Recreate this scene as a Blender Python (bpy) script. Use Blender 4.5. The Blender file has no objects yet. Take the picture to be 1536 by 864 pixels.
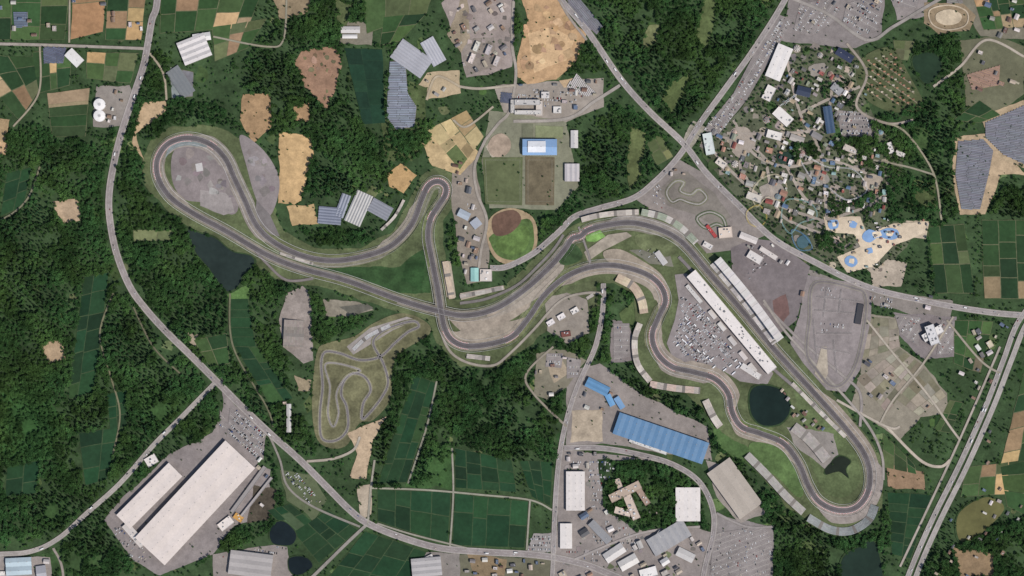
import bpy, math, random
import numpy as np
from mathutils import Vector, noise
from mathutils.geometry import tessellate_polygon
random.seed(7); R=random.random; U=random.uniform
S=1.6
def W(p): return ((p[0]-768)*S,(432-p[1])*S)
def lin(c):
    c/=255.0
    return c/12.92 if c<=0.04045 else ((c+0.055)/1.055)**2.4
K=0.9
def C(c):
    l=.3*c[0]+.59*c[1]+.11*c[2]; return tuple(min(.85,lin(v+(l-v)*.1)*K) for v in c[:3])+(1,)
def jit(c,a): 
    f=1+U(-a,a); return tuple(max(0,min(255,v*f*(1+U(-a,a)*.25))) for v in c)
scene=bpy.context.scene; root=scene.collection
# ---------------------------------------------------------------- materials
def mk(name,octs,rough=.9,stripe=None,spec=.2,metal=0,obj_stripe=None,randcol=None,tintpos=None):
    m=bpy.data.materials.new(name); m.use_nodes=True; nt=m.node_tree; N=nt.nodes; L=nt.links
    b=N['Principled BSDF']; b.inputs['Roughness'].default_value=rough; b.inputs['Metallic'].default_value=metal
    b.inputs['Specular IOR Level'].default_value=spec
    a=N.new('ShaderNodeAttribute'); a.attribute_name='Col'; cur=a.outputs['Color']
    g=N.new('ShaderNodeNewGeometry')
    def mul(cur,fac):
        v=N.new('ShaderNodeVectorMath'); v.operation='SCALE'; L.new(cur,v.inputs[0]); L.new(fac,v.inputs['Scale']); return v.outputs[0]
    for (sc,lo,hi,hard) in octs:
        n=N.new('ShaderNodeTexNoise'); n.inputs['Scale'].default_value=1.0/sc; n.inputs['Detail'].default_value=4; n.inputs['Roughness'].default_value=.6
        L.new(g.outputs['Position'],n.inputs['Vector'])
        r=N.new('ShaderNodeMapRange'); r.inputs['From Min'].default_value=.5-hard; r.inputs['From Max'].default_value=.5+hard
        r.inputs['To Min'].default_value=lo; r.inputs['To Max'].default_value=hi
        L.new(n.outputs['Fac'],r.inputs['Value']); cur=mul(cur,r.outputs[0])
    if tintpos:
        n=N.new('ShaderNodeTexNoise'); n.inputs['Scale'].default_value=1.0/tintpos[0]; n.inputs['Detail'].default_value=3
        L.new(g.outputs['Position'],n.inputs['Vector'])
        r=N.new('ShaderNodeMapRange'); r.inputs['From Min'].default_value=.42; r.inputs['From Max'].default_value=.62; L.new(n.outputs['Fac'],r.inputs['Value'])
        v=N.new('ShaderNodeMix'); v.data_type='RGBA'; v.blend_type='MULTIPLY'
        L.new(r.outputs[0],v.inputs['Factor']); L.new(cur,v.inputs['A']); v.inputs['B'].default_value=(*tintpos[1],1); cur=v.outputs['Result']
    if stripe or obj_stripe:
        st=stripe or obj_stripe
        t=N.new('ShaderNodeUVMap') if stripe else N.new('ShaderNodeTexCoord')
        if stripe: t.uv_map='UV'
        w=N.new('ShaderNodeTexWave'); w.inputs['Scale'].default_value=20/ (2*math.pi*st[0]) *math.pi/10; w.inputs['Distortion'].default_value=st[3]
        w.inputs['Detail'].default_value=1
        L.new(t.outputs['UV' if stripe else 'Object'],w.inputs['Vector'])
        r=N.new('ShaderNodeMapRange'); r.inputs['To Min'].default_value=st[1]; r.inputs['To Max'].default_value=st[2]
        L.new(w.outputs['Fac'],r.inputs['Value']); cur=mul(cur,r.outputs[0])
    if randcol:
        oi=N.new('ShaderNodeObjectInfo')
        if isinstance(randcol,list):
            cr=N.new('ShaderNodeValToRGB'); cr.color_ramp.interpolation='CONSTANT'; e=cr.color_ramp.elements
            for i,(p,c) in enumerate(randcol):
                x=e[i] if i<2 else e.new(p); x.position=p; x.color=C(c)
            L.new(oi.outputs['Random'],cr.inputs[0]); 
            v=N.new('ShaderNodeVectorMath'); v.operation='MULTIPLY'; L.new(cur,v.inputs[0]); L.new(cr.outputs[0],v.inputs[1]); cur=v.outputs[0]
        else:
            r=N.new('ShaderNodeMapRange'); r.inputs['To Min'].default_value=randcol[0]; r.inputs['To Max'].default_value=randcol[1]
            L.new(oi.outputs['Random'],r.inputs['Value']); cur=mul(cur,r.outputs[0])
    L.new(cur,b.inputs['Base Color']); return m
M={}
M['grass']=mk('grass',[(90,.72,1.3,.18),(22,.7,1.3,.2),(5,.8,1.2,.2)])
M['soil']=mk('soil',[(60,.82,1.15,.18),(18,.78,1.18,.2),(4,.86,1.12,.2)])
M['asphalt']=mk('asphalt',[(70,.84,1.14,.18),(14,.86,1.13,.2),(3,.9,1.1,.2)],rough=.85)
M['crop']=mk('crop',[(40,.82,1.18,.2),(9,.86,1.14,.2)],stripe=(4.5,.92,1.06,1.5))
M['roof']=mk('roof',[(30,.92,1.05,.2),(5,.94,1.05,.2)],rough=.55,obj_stripe=(5,.93,1.03,0))
M['paint']=mk('paint',[(6,.92,1.06,.2)],rough=.6)
M['wall']=mk('wall',[(8,.9,1.08,.2)],rough=.8)
M['glass']=mk('glass',[(8,.9,1.1,.2)],rough=.15,spec=.5)
M['water']=mk('water',[(60,.8,1.2,.2),(12,.9,1.1,.2)],rough=.25,spec=.15)
M['panel']=mk('solar_panel',[(20,.85,1.15,.2)],rough=.35,spec=.4)
M['leaf']=mk('leaf',[(160,.75,1.35,.14),(45,.62,1.45,.16)],rough=.85,spec=.05,randcol=(.75,1.28),tintpos=(130,(1.38,1.1,.95)))  # broad noise varies leaf tone and paints in slope shading the flat ground lacks
M['bark']=mk('bark',[(2,.8,1.2,.2)])
M['car']=mk('car_paint',[(5,.97,1.03,.2)],rough=.3,spec=.5,randcol=[(0,(225,225,225)),(.36,(175,178,180)),(.55,(110,112,115)),(.68,(40,40,44)),(.87,(60,85,140)),(.92,(150,45,40)),(.95,(205,195,175))])
MATKEYS=list(M.keys())
# ---------------------------------------------------------------- mesh builder
class MB:
    def __init__(s): s.v=[]; s.f=[]; s.c=[]; s.m=[]; s.a=[]
    def face(s,vs,col,mat,ang=0):
        i=len(s.v); s.v.extend(vs); s.f.append(tuple(range(i,i+len(vs)))); s.c.append(col); s.m.append(mat); s.a.append(ang)
    def box(s,x0,x1,y0,y1,z0,z1,col,mat,top=None,tm=None):
        p=[(x0,y0),(x1,y0),(x1,y1),(x0,y1)]
        for i in range(4):
            a=p[i]; b=p[(i+1)%4]; s.face([(a[0],a[1],z0),(b[0],b[1],z0),(b[0],b[1],z1),(a[0],a[1],z1)],col,mat)
        s.face([(x,y,z1) for x,y in p],top or col,tm or mat)
    def cyl(s,cx,cy,r,z0,z1,col,mat,n=16,r2=None,cap=True):
        r2=r if r2 is None else r2
        q=[(math.cos(2*math.pi*i/n),math.sin(2*math.pi*i/n)) for i in range(n)]
        for i in range(n):
            a=q[i]; b=q[(i+1)%n]
            s.face([(cx+r*a[0],cy+r*a[1],z0),(cx+r*b[0],cy+r*b[1],z0),(cx+r2*b[0],cy+r2*b[1],z1),(cx+r2*a[0],cy+r2*a[1],z1)],col,mat)
        if cap and r2>0: s.face([(cx+r2*a[0],cy+r2*a[1],z1) for a in q],col,mat)
    def tube(s,a,b,r,col,mat,n=5):
        a=Vector(a); b=Vector(b); d=(b-a).normalized(); u=d.orthogonal().normalized(); v=d.cross(u)
        for i in range(n):
            t=2*math.pi*i/n; t2=2*math.pi*(i+1)/n
            o=u*math.cos(t)+v*math.sin(t); o2=u*math.cos(t2)+v*math.sin(t2)
            s.face([tuple(a+o*r),tuple(a+o2*r),tuple(b+o2*r*.7),tuple(b+o*r*.7)],col,mat)
    def data(s,name):
        me=bpy.data.meshes.new(name); me.from_pydata(s.v,[],s.f)
        keys=sorted(set(s.m),key=MATKEYS.index)
        for k in keys: me.materials.append(M[k])
        me.polygons.foreach_set('material_index',[keys.index(k) for k in s.m])
        ca=me.color_attributes.new('Col','FLOAT_COLOR','CORNER'); uv=me.uv_layers.new(name='UV')
        cols=[]; uvs=[]
        for f,c,a in zip(s.f,s.c,s.a):
            ca_,sa_=math.cos(a),math.sin(a)
            for i in f:
                cols.extend(c); x,y=s.v[i][:2]; uvs.extend((x*ca_+y*sa_,-x*sa_+y*ca_))
        ca.data.foreach_set('color',cols); uv.data.foreach_set('uv',uvs); me.update(); return me
    def obj(s,name,loc=(0,0,0),rot=0):
        o=bpy.data.objects.new(name,s.data(name)); o.location=loc; o.rotation_euler=(0,0,rot); root.objects.link(o); return o
# ---------------------------------------------------------------- masks
MX,MY=160,120; HH,WW=864+2*MY,1536+2*MX
clear=np.zeros((HH,WW),bool); occ=np.zeros((HH,WW),bool); forest=np.zeros((HH,WW),bool); yardm=np.zeros((HH,WW),bool)
def fill(mask,poly,val=True):
    xs=[p[0]+MX for p in poly]; ys=[p[1]+MY for p in poly]
    x0=max(0,int(min(xs))); x1=min(WW,int(max(xs))+2); y0=max(0,int(min(ys))); y1=min(HH,int(max(ys))+2)
    if x1<=x0 or y1<=y0: return
    gx,gy=np.meshgrid(np.arange(x0,x1)+.01,np.arange(y0,y1)+.013); ins=np.zeros(gx.shape,bool)
    n=len(xs)
    for i in range(n):
        ax,ay,bx,by=xs[i],ys[i],xs[(i+1)%n],ys[(i+1)%n]
        if ay==by: continue
        ins^=((ay>gy)!=(by>gy))&(gx<(bx-ax)*(gy-ay)/(by-ay)+ax)
    sub=mask[y0:y1,x0:x1]; sub[ins]=val
def stamp(mask,pts,r):
    ri=int(math.ceil(r)); yy,xx=np.mgrid[-ri:ri+1,-ri:ri+1]; d=(xx*xx+yy*yy)<=r*r
    for p in pts:
        x=int(p[0]+MX); y=int(p[1]+MY)
        if ri<x<WW-ri-1 and ri<y<HH-ri-1: mask[y-ri:y+ri+1,x-ri:x+ri+1]|=d
def at(mask,p):
    x=int(p[0]+MX); y=int(p[1]+MY)
    return mask[y,x] if 0<=x<WW and 0<=y<HH else True
# ---------------------------------------------------------------- curves
def smooth(pts,closed=False,step=3.0):
    n=len(pts); out=[]
    rng=range(n if closed else n-1)
    for i in rng:
        if closed: p0,p1,p2,p3=[pts[(i+k)%n] for k in (-1,0,1,2)]
        else: p0=pts[max(0,i-1)];p1=pts[i];p2=pts[i+1];p3=pts[min(n-1,i+2)]
        k=max(1,int(math.dist(p1,p2)/step))
        for j in range(k):
            t=j/k; t2=t*t; t3=t2*t
            out.append(tuple(.5*(2*p1[d]+(p2[d]-p0[d])*t+(2*p0[d]-5*p1[d]+4*p2[d]-p3[d])*t2+(3*p1[d]-p0[d]-3*p2[d]+p3[d])*t3) for d in (0,1)))
    if not closed: out.append(tuple(pts[-1]))
    return out
def roughen(pts,amp,step=4):
    out=[]; n=len(pts)
    for i in range(n):
        a=pts[i]; b=pts[(i+1)%n]; k=max(1,int(math.dist(a,b)/step))
        for j in range(k):
            t=j/k; x=a[0]+(b[0]-a[0])*t; y=a[1]+(b[1]-a[1])*t
            nx=noise.noise((x*.045,y*.045,1.3))*1.6+noise.noise((x*.2,y*.2,1.3))*.45; ny=noise.noise((x*.045,y*.045,7.7))*1.6+noise.noise((x*.2,y*.2,7.7))*.45
            out.append((x+amp*nx,y+amp*ny))
    return out
def offs(pts,d,closed=False):
    n=len(pts); out=[]
    for i in range(n):
        a=pts[(i-1)%n] if closed or i>0 else pts[0]; b=pts[(i+1)%n] if closed or i<n-1 else pts[-1]
        dx,dy=b[0]-a[0],b[1]-a[1]; l=math.hypot(dx,dy) or 1
        out.append((pts[i][0]-dy/l*d,pts[i][1]+dx/l*d))
    return out
def lerp(a,b,t): return (a[0]+(b[0]-a[0])*t,a[1]+(b[1]-a[1])*t)
def shrink(pts,px):
    m=(sum(p[0] for p in pts)/len(pts),sum(p[1] for p in pts)/len(pts))
    return [lerp(p,m,min(.5,px*(.2+1.6*abs(noise.noise((p[0]*.09,p[1]*.09,3))))/(math.dist(p,m) or 1))) for p in pts]
zc=[0.0]
def nz(base): zc[0]+=.0012; return base*2+zc[0]
def patch(name,pts,col,mat='soil',rough=0,sm=False,z=.1,clr=True,ang=0):
    if sm: pts=smooth(pts,True,4)
    if rough: pts=roughen(pts,rough)
    if clr:
        fill(clear,shrink(pts,4) if rough and mat in('soil','grass') else pts)
        if name in('bare_soil','paved_yard'): fill(yardm,pts)
    zz=nz(z); w=[W(p) for p in pts]; b=MB(); c=C(col)
    for t in tessellate_polygon([[Vector((x,y,0)) for x,y in w]]): 
        q=[(w[i][0],w[i][1],zz) for i in t]
        if (q[1][0]-q[0][0])*(q[2][1]-q[0][1])-(q[1][1]-q[0][1])*(q[2][0]-q[0][0])<0: q.reverse()
        b.face(q,c,mat,ang)
    return b.obj(name)
def ribbon(name,pts,strips,closed=False,z=.8,sm=True,zf=None,clr=1.5,mark=True,occm=True):
    p=smooth(pts,closed) if sm else pts
    zz=nz(z); b=MB(); n=len(p); wid=max(max(abs(s[0]),abs(s[1])) for s in strips)
    if mark:
        stamp(clear,p,wid+clr)
        if occm: stamp(occ,p,wid+1)
    zs=[zf(q) if zf else 0 for q in p]
    for s in strips:
        A=[W(q) for q in offs(p,s[0],closed)]; B=[W(q) for q in offs(p,s[1],closed)]; c=C(s[2])
        dash=s[5] if len(s)>5 else None
        for i in range(n if closed else n-1):
            if dash and i%dash[1]>=dash[0]: continue
            j=(i+1)%n; q=[(*B[i],zz+s[4]+zs[i]),(*B[j],zz+s[4]+zs[j]),(*A[j],zz+s[4]+zs[j]),(*A[i],zz+s[4]+zs[i])]
            b.face(q,c,s[3])
        if s[4]>.09 and s[3]!='paint':
            for i in range(n if closed else n-1):
                j=(i+1)%n
                b.face([(*A[i],zz+zs[i]),(*A[j],zz+zs[j]),(*A[j],zz+s[4]+zs[j]),(*A[i],zz+s[4]+zs[i])],c,s[3])
    b.obj(name); return p
LINE=(205,203,200)
def road(pts,w,col=(140,131,128),kerb=True,centre=True,name='road',z=.8,verge=None):
    h=w/2; st=[(-h,h,col,'asphalt',0)]
    if w>4:
        st+=[(-h+.35,-h+.5,LINE,'paint',.02),(h-.5,h-.35,LINE,'paint',.02)]
        if centre: st+=[(-.1,.1,LINE,'paint',.02,(2,4))]
        if kerb: st+=[(-h-.9,-h,(164,156,148),'asphalt',.12),(h,h+.9,(164,156,148),'asphalt',.12)]
    elif verge is not False:
        st+=[(-h-.5,-h,tuple(int(v*.85) for v in col),'soil',-.02),(h,h+.5,tuple(int(v*.85) for v in col),'soil',-.02)]
    return ribbon(name,pts,st,z=z)
def inpoly(p,poly):
    x,y=p; r=False; n=len(poly)
    for i in range(n):
        a=poly[i]; c=poly[(i+1)%n]
        if (a[1]>y)!=(c[1]>y) and x<(c[0]-a[0])*(y-a[1])/(c[1]-a[1])+a[0]: r=not r
    return r
def rnd(poly):
    xs=[p[0] for p in poly]; ys=[p[1] for p in poly]
    while True:
        p=(U(min(xs),max(xs)),U(min(ys),max(ys)))
        if inpoly(p,poly): return p
def blobs(name,poly,n,r0,r1,cols,mat='soil',z=.35,clr=False,ang=None):
    b=MB(); zz=nz(z)
    for _ in range(n):
        p=rnd(poly); r=U(r0,r1); k=random.choice([4,4,5,7,9]) if ang is None else 4; a0=R()*6.3 if ang is None else math.radians(ang+45)
        q=[(p[0]+r*U(.5,1.3)*math.cos(a0+6.283*i/k),p[1]-r*U(.5,1.3)*math.sin(a0+6.283*i/k)) for i in range(k)]
        if k>4: q=smooth(q,True,2)
        zz+=.0006; b.face([(*W(v),zz) for v in q],C(jit(random.choice(cols),.12)),mat)
    zc[0]+=n*.0006; b.obj(name)
# ---------------------------------------------------------------- ground
b=MB(); E=14000
xs=[-E,-5000]+[-2600+i*130 for i in range(41)]+[5000,E]
for i in range(len(xs)-1):
    for j in range(len(xs)-1):
        b.face([(xs[i],xs[j],0),(xs[i+1],xs[j],0),(xs[i+1],xs[j+1],0),(xs[i],xs[j+1],0)],C((56,78,46)),'grass')
b.obj('ground')
blobs('lawn_patch',[(0,0),(1536,0),(1536,864),(0,864)],420,3,13,[(80,98,56),(50,78,40),(96,106,68),(44,70,36),(66,90,46)],'grass',z=.02)
GRAV=(156,144,130); URB=(140,130,120); LOT=(136,128,125)
DP=[(26,60,36),(32,66,40),(38,72,42),(28,56,34),(36,64,38)]
FM=[(190,156,108),(146,118,88),(66,92,50),(44,74,40),(54,80,44),(170,148,112),(96,104,70),(38,66,38)]
GM=[(52,82,44),(42,70,38),(68,92,50),(36,62,36),(84,98,60),(56,76,44)]
RUB=[(152,142,126),(142,133,116),(128,122,102),(160,149,134),(118,114,92),(146,138,122)]
def fields(q,nx,ny,cols,gap=.7,under=None,name='crop_field',z=.3):
    if under is None: under=(66,84,54) if cols[0]==DP[0] else (100,104,74)
    patch('field_bank',roughen(q,.8,6),under,'soil',z=z-.05)
    zz=nz(z); b=MB(); ang=math.atan2(-(q[1][1]-q[0][1]),q[1][0]-q[0][0])
    us=[0]+sorted((i+U(-.25,.25))/nx for i in range(1,nx))+[1]
    for i in range(nx):
        vs=[0]+sorted((k+U(-.35,.35))/ny for k in range(1,ny))+[1]
        for j in range(ny):
            f=lambda u,v: lerp(lerp(q[0],q[1],u),lerp(q[3],q[2],u),v)
            c=[f(us[i],vs[j]),f(us[i+1],vs[j]),f(us[i+1],vs[j+1]),f(us[i],vs[j+1])]
            m=(sum(p[0] for p in c)/4,sum(p[1] for p in c)/4)
            cc=[]
            for p in c:
                l=math.dist(p,m) or 1; cc.append(lerp(p,m,min(.4,gap*1.2/l)))
            cc=roughen(cc,.5,5)
            w=[W(p) for p in cc]; w.reverse()
            b.face([(x,y,zz) for x,y in w],C(jit(random.choice(cols),.1)),'crop',ang+(math.pi/2 if R()<.4 else 0))
    b.obj(name)
# ---------------------------------------------------------------- buildings
def windows(b,x0,x1,y0,y1,h,face):
    n=max(1,int(h/3.6)); L=(x1-x0) if face in 'sn' else (y1-y0); k=max(1,min(30,int(L/6)))
    for s in range(n):
        z0=s*3.6+1.1; z1=z0+1.5
        if z1>h-.4: continue
        for i in range(k):
            a=(i+.2)*L/k; c=(i+.8)*L/k; e=.04
            if face=='s': q=[(x0+a,y0-e,z0),(x0+c,y0-e,z0),(x0+c,y0-e,z1),(x0+a,y0-e,z1)]
            elif face=='n': q=[(x0+c,y1+e,z0),(x0+a,y1+e,z0),(x0+a,y1+e,z1),(x0+c,y1+e,z1)]
            elif face=='e': q=[(x1+e,y0+a,z0),(x1+e,y0+c,z0),(x1+e,y0+c,z1),(x1+e,y0+a,z1)]
            else: q=[(x0-e,y0+c,z0),(x0-e,y0+a,z0),(x0-e,y0+a,z1),(x0-e,y0+c,z1)]
            b.face(q,(.05,.07,.09,1),'glass')
def bar(name,p0,p1,w,h,col,kind='flat',n=1,units=4,wall=(190,184,176),rise=.16,check=False):
    cx,cy=(p0[0]+p1[0])/2,(p0[1]+p1[1])/2; L=math.dist(p0,p1); ang=math.atan2(-(p1[1]-p0[1]),p1[0]-p0[0])
    dx,dy=(p1[0]-p0[0])/L,(p1[1]-p0[1])/L; nx,ny=-dy,dx; hw=w/2
    poly=[(p0[0]+nx*hw,p0[1]+ny*hw),(p1[0]+nx*hw,p1[1]+ny*hw),(p1[0]-nx*hw,p1[1]-ny*hw),(p0[0]-nx*hw,p0[1]-ny*hw)]
    if check:
        if any(at(occ,p) for p in poly+[(cx,cy)]): return False
    fill(occ,[lerp((cx,cy),p,1.0+1.2/max(3,L/2)) for p in poly]); fill(clear,[lerp((cx,cy),p,1+1.5/max(3,L/2)) for p in poly])
    X=L*S/2; Y=w*S/2; b=MB(); wc=C(wall); rc=C(col)
    pl=[(-X,-Y),(X,-Y),(X,Y),(-X,Y)]
    for i in range(4):
        a=pl[i]; c=pl[(i+1)%4]; b.face([(*a,-.5),(*c,-.5),(*c,h),(*a,h)],wc,'wall')
    for f in 'snew': windows(b,-X,X,-Y,Y,h,f)
    b.face([(-.9,-Y-.05,0),(.9,-Y-.05,0),(.9,-Y-.05,2.2),(-.9,-Y-.05,2.2)],C((90,80,75)),'paint')
    if kind=='flat':
        t=.45; b.face([(x,y,h-.4) for x,y in pl],rc,'roof')
        pc=C(tuple(min(255,v*1.06) for v in col))
        b.box(-X,X,-Y,-Y+t,h,h+.5,pc,'wall'); b.box(-X,X,Y-t,Y,h,h+.5,pc,'wall')
        b.box(-X,-X+t,-Y+t,Y-t,h,h+.5,pc,'wall'); b.box(X-t,X,-Y+t,Y-t,h,h+.5,pc,'wall')
        for _ in range(units):
            s=min(4.5,Y*.5)*U(.4,1); s2=s*U(.5,1.3); x=U(-X*.85,X*.85); y=U(-Y*.75,Y*.75)
            x=max(-X+s,min(X-s,x)); y=max(-Y+s2,min(Y-s2,y))
            cc=C(random.choice([(205,205,205),(140,140,142),(110,112,115),(225,222,218)]))
            b.box(x-s/2,x+s/2,y-s2/2,y+s2/2,h-.4,h+U(.9,2.2),cc,'wall')
    else:
        along=kind!='saw'
        T=(2*Y if along else 2*X)/n; B=X if along else Y
        for i in range(n):
            a=(-Y if along else -X)+i*T; r=h+T*rise; m=a+T/2
            def P(t,s,z): return (s,t,z) if along else (t,s,z)
            B2=B+.5
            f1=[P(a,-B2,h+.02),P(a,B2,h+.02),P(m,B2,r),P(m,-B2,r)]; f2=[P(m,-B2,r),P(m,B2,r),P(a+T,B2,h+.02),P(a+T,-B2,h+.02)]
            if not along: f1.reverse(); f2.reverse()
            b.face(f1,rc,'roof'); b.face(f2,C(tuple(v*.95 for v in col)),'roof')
            for sg in (-1,1):
                q=[P(a,sg*B,h),P(a+T,sg*B,h),P(m,sg*B,r-.03)]; b.face(q,wc,'wall')
            if T>14 and B>20:
                k=int(B/9)
                for j in range(k):
                    s0=-B+(j+.5)*2*B/k
                    if along: b.box(s0-1.2,s0+1.2,m-.6,m+.6,r-.3,r+.6,C((176,172,168)),'wall')
                    else: b.box(m-.6,m+.6,s0-1.2,s0+1.2,r-.3,r+.6,C((150,155,160)),'wall')
    x,y=W((cx,cy)); b.obj(name,(x,y,.6),ang); return True
def rect(name,x0,y0,x1,y1,h,col,**k):
    if x1-x0>=y1-y0: bar(name,(x0,(y0+y1)/2),(x1,(y0+y1)/2),y1-y0,h,col,**k)
    else: bar(name,((x0+x1)/2,y0),((x0+x1)/2,y1),x1-x0,h,col,**k)
RC=[(205,198,192),(170,163,156),(130,126,124),(95,96,100),(150,122,102),(215,210,204),(120,92,80),(96,110,134),(185,170,150)]
def houses(poly,n,ang=0,smin=5,smax=10,cols=RC,name='house'):
    for _ in range(n):
        p=rnd(poly); a=math.radians(ang+U(-6,6)+(90 if R()<.5 else 0)); l=U(smin,smax); w=l*U(.5,.85)
        d=(math.cos(a)*l/2,math.sin(a)*l/2)
        bar(name,(p[0]-d[0],p[1]-d[1]),(p[0]+d[0],p[1]+d[1]),w,U(5,8),jit(random.choice(cols),.08),kind='flat' if R()<.35 else 'gable',units=2,check=True,rise=.28,n=2 if l>14 else 1)
# ---------------------------------------------------------------- vehicles
def car_mesh(L=4.4,Wd=1.8,H=1.45,van=False):
    b=MB(); w=Wd/2; one=(1,1,1,1)
    pr=[(-L/2,.35),(-L/2,.85),(-L*.3,.95),(-L*.22 if not van else -L*.47,H),(L*.12 if not van else L*.25,H),(L*.27 if not van else L*.38,.95),(L/2-.1,.8),(L/2,.35)]
    for i in range(len(pr)-1):
        a,c=pr[i],pr[i+1]; ia=w*(.84 if a[1]>1.2 else 1); ic=w*(.84 if c[1]>1.2 else 1)
        gl=(i in (2,4)); b.face([(a[0],-ia,a[1]),(a[0],ia,a[1]),(c[0],ic,c[1]),(c[0],-ic,c[1])],(.03,.04,.05,1) if gl else one,'glass' if gl else 'car')
    for sg in (-1,1):
        b.face([(pr[k][0],sg*w,pr[k][1]) for k in (0,1,2,5,6,7)],one,'car')
        b.face([(pr[2][0],sg*w,pr[2][1]),(pr[3][0],sg*w*.84,H),(pr[4][0],sg*w*.84,H),(pr[5][0],sg*w,pr[5][1])],(.03,.04,.05,1),'glass')
        for x in (-L*.31,L*.31):
            n=10; q=[(x+.33*math.cos(6.283*i/n),sg*(w+.02),.33+.33*math.sin(6.283*i/n)) for i in range(n)]
            b.face(q,(.02,.02,.02,1),'paint')
            for i in range(n):
                a=q[i]; c=q[(i+1)%n]; b.face([a,c,(c[0],sg*(w-.2),c[2]),(a[0],sg*(w-.2),a[2])],(.02,.02,.02,1),'paint')
    return b.data('car_body')
def truck_mesh(L=10,col=(232,232,230)):
    b=MB(); w=1.25; c=C(col)
    b.box(-L/2,L/2-2.4,-w,w,1.0,3.6,c,'paint'); b.box(L/2-2.1,L/2,-w*.96,w*.96,.5,2.9,C((210,212,215)),'car')
    b.face([(L/2+.02,-1,1.6),(L/2+.02,1,1.6),(L/2+.02,1,2.5),(L/2+.02,-1,2.5)],(.03,.04,.05,1),'glass')
    b.box(-L/2,L/2,-.5,.5,.5,.95,(.03,.03,.03,1),'paint')
    for x in (-L*.38,-L*.27,L*.37):
        for sg in (-1,1):
            n=10; q=[(x+.5*math.cos(6.283*i/n),sg*(w+.01),.5+.5*math.sin(6.283*i/n)) for i in range(n)]; b.face(q,(.02,.02,.02,1),'paint')
            for i in range(n):
                a=q[i]; d=q[(i+1)%n]; b.face([a,d,(d[0],sg*(w-.4),d[2]),(a[0],sg*(w-.4),a[2])],(.02,.02,.02,1),'paint')
    return b.data('truck_body')
CARS=[car_mesh(),car_mesh(3.5,1.5,1.65,True),car_mesh(4.8,1.85,1.8,True)]; TRUCK=truck_mesh(); BUS=truck_mesh(12,(225,225,230))
cnt=[0]
def put(me,name,p,ang,z=1.2):
    o=bpy.data.objects.new(name,me); x,y=W(p); o.location=(x,y,z); o.rotation_euler=(0,0,ang); root.objects.link(o); cnt[0]+=1
def rows(poly,ang,spacing):
    a=math.radians(ang); ux,uy=math.cos(a),math.sin(a); vx,vy=-uy,ux
    q=[(p[0]*ux+p[1]*uy,p[0]*vx+p[1]*vy) for p in poly]; n=len(q); v=min(p[1] for p in q)+spacing*.5; out=[]
    while v<max(p[1] for p in q):
        xs=[]
        for i in range(n):
            A=q[i]; B=q[(i+1)%n]
            if (A[1]>v)!=(B[1]>v): xs.append(A[0]+(v-A[1])*(B[0]-A[0])/(B[1]-A[1]))
        xs.sort()
        for i in range(0,len(xs)-1,2): out.append(((xs[i]*ux+v*vx,xs[i]*uy+v*vy),(xs[i+1]*ux+v*vx,xs[i+1]*uy+v*vy)))
        v+=spacing
    return out
def lot(poly,ang,full=.7,col=LOT,name='car_park',draw=True,rs=9.5,paint=True,z=.5):
    if draw: patch(name,poly,col,'asphalt',z=z)
    else: fill(clear,poly)
    fill(yardm,poly,False)
    b=MB(); zl=z*2+zc[0]
    if not draw: zl=.4+zc[0]*.6
    for (a,c) in rows(poly,ang,rs):
        L=math.dist(a,c)
        if L<6: continue
        dx,dy=(c[0]-a[0])/L,(c[1]-a[1])/L; base=math.atan2(-dy,dx)+math.pi/2
        A=W((a[0]+dx*1.5,a[1]+dy*1.5)); B=W((c[0]-dx*1.5,c[1]-dy*1.5))
        if draw:
            ex,ey=math.cos(base)*.35,math.sin(base)*.35
            b.face([(A[0]-ex,A[1]-ey,zl+.08),(B[0]-ex,B[1]-ey,zl+.08),(B[0]+ex,B[1]+ey,zl+.08),(A[0]+ex,A[1]+ey,zl+.08)],C((176,170,160)),'paint')
        for sgn in (-1,1):
            t=1.5; o=sgn*1.75
            clump=R()*100
            while t<L-1.5:
                p=(a[0]+dx*t-dy*o,a[1]+dy*t+dx*o)
                if at(occ,p): t+=1.75; continue
                if paint and draw:
                    c0=W((p[0]-dx*.87,p[1]-dy*.87)); hx,hy=math.cos(base)*2.4,math.sin(base)*2.4; ex,ey=-math.sin(base)*.06,math.cos(base)*.06
                    b.face([(c0[0]-hx-ex,c0[1]-hy-ey,zl+.03),(c0[0]+hx-ex,c0[1]+hy-ey,zl+.03),(c0[0]+hx+ex,c0[1]+hy+ey,zl+.03),(c0[0]-hx+ex,c0[1]-hy+ey,zl+.03)],C(LINE),'paint')
                if R()<full*(1.3 if noise.noise((t*.05+clump,clump,0))>-.05 else .25):
                    put(random.choice(CARS),'parked_car',p,base+(math.pi if R()<.5 else 0)+U(-.02,.02),zl+.05)
                t+=1.75
    if b.f: b.obj('parking_bay_markings')
def traffic(p,n,off=1.6,z=2.3):
    for _ in range(n):
        i=random.randrange(2,len(p)-2); s=random.choice([-1,1]); q=offs(p,off*s)[i]
        a=math.atan2(-(p[i+1][1]-p[i-1][1]),p[i+1][0]-p[i-1][0])+(0 if s<0 else math.pi)
        if R()<.15: put(TRUCK,'truck',q,a,z)
        else: put(random.choice(CARS),'car',q,a,z)
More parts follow.
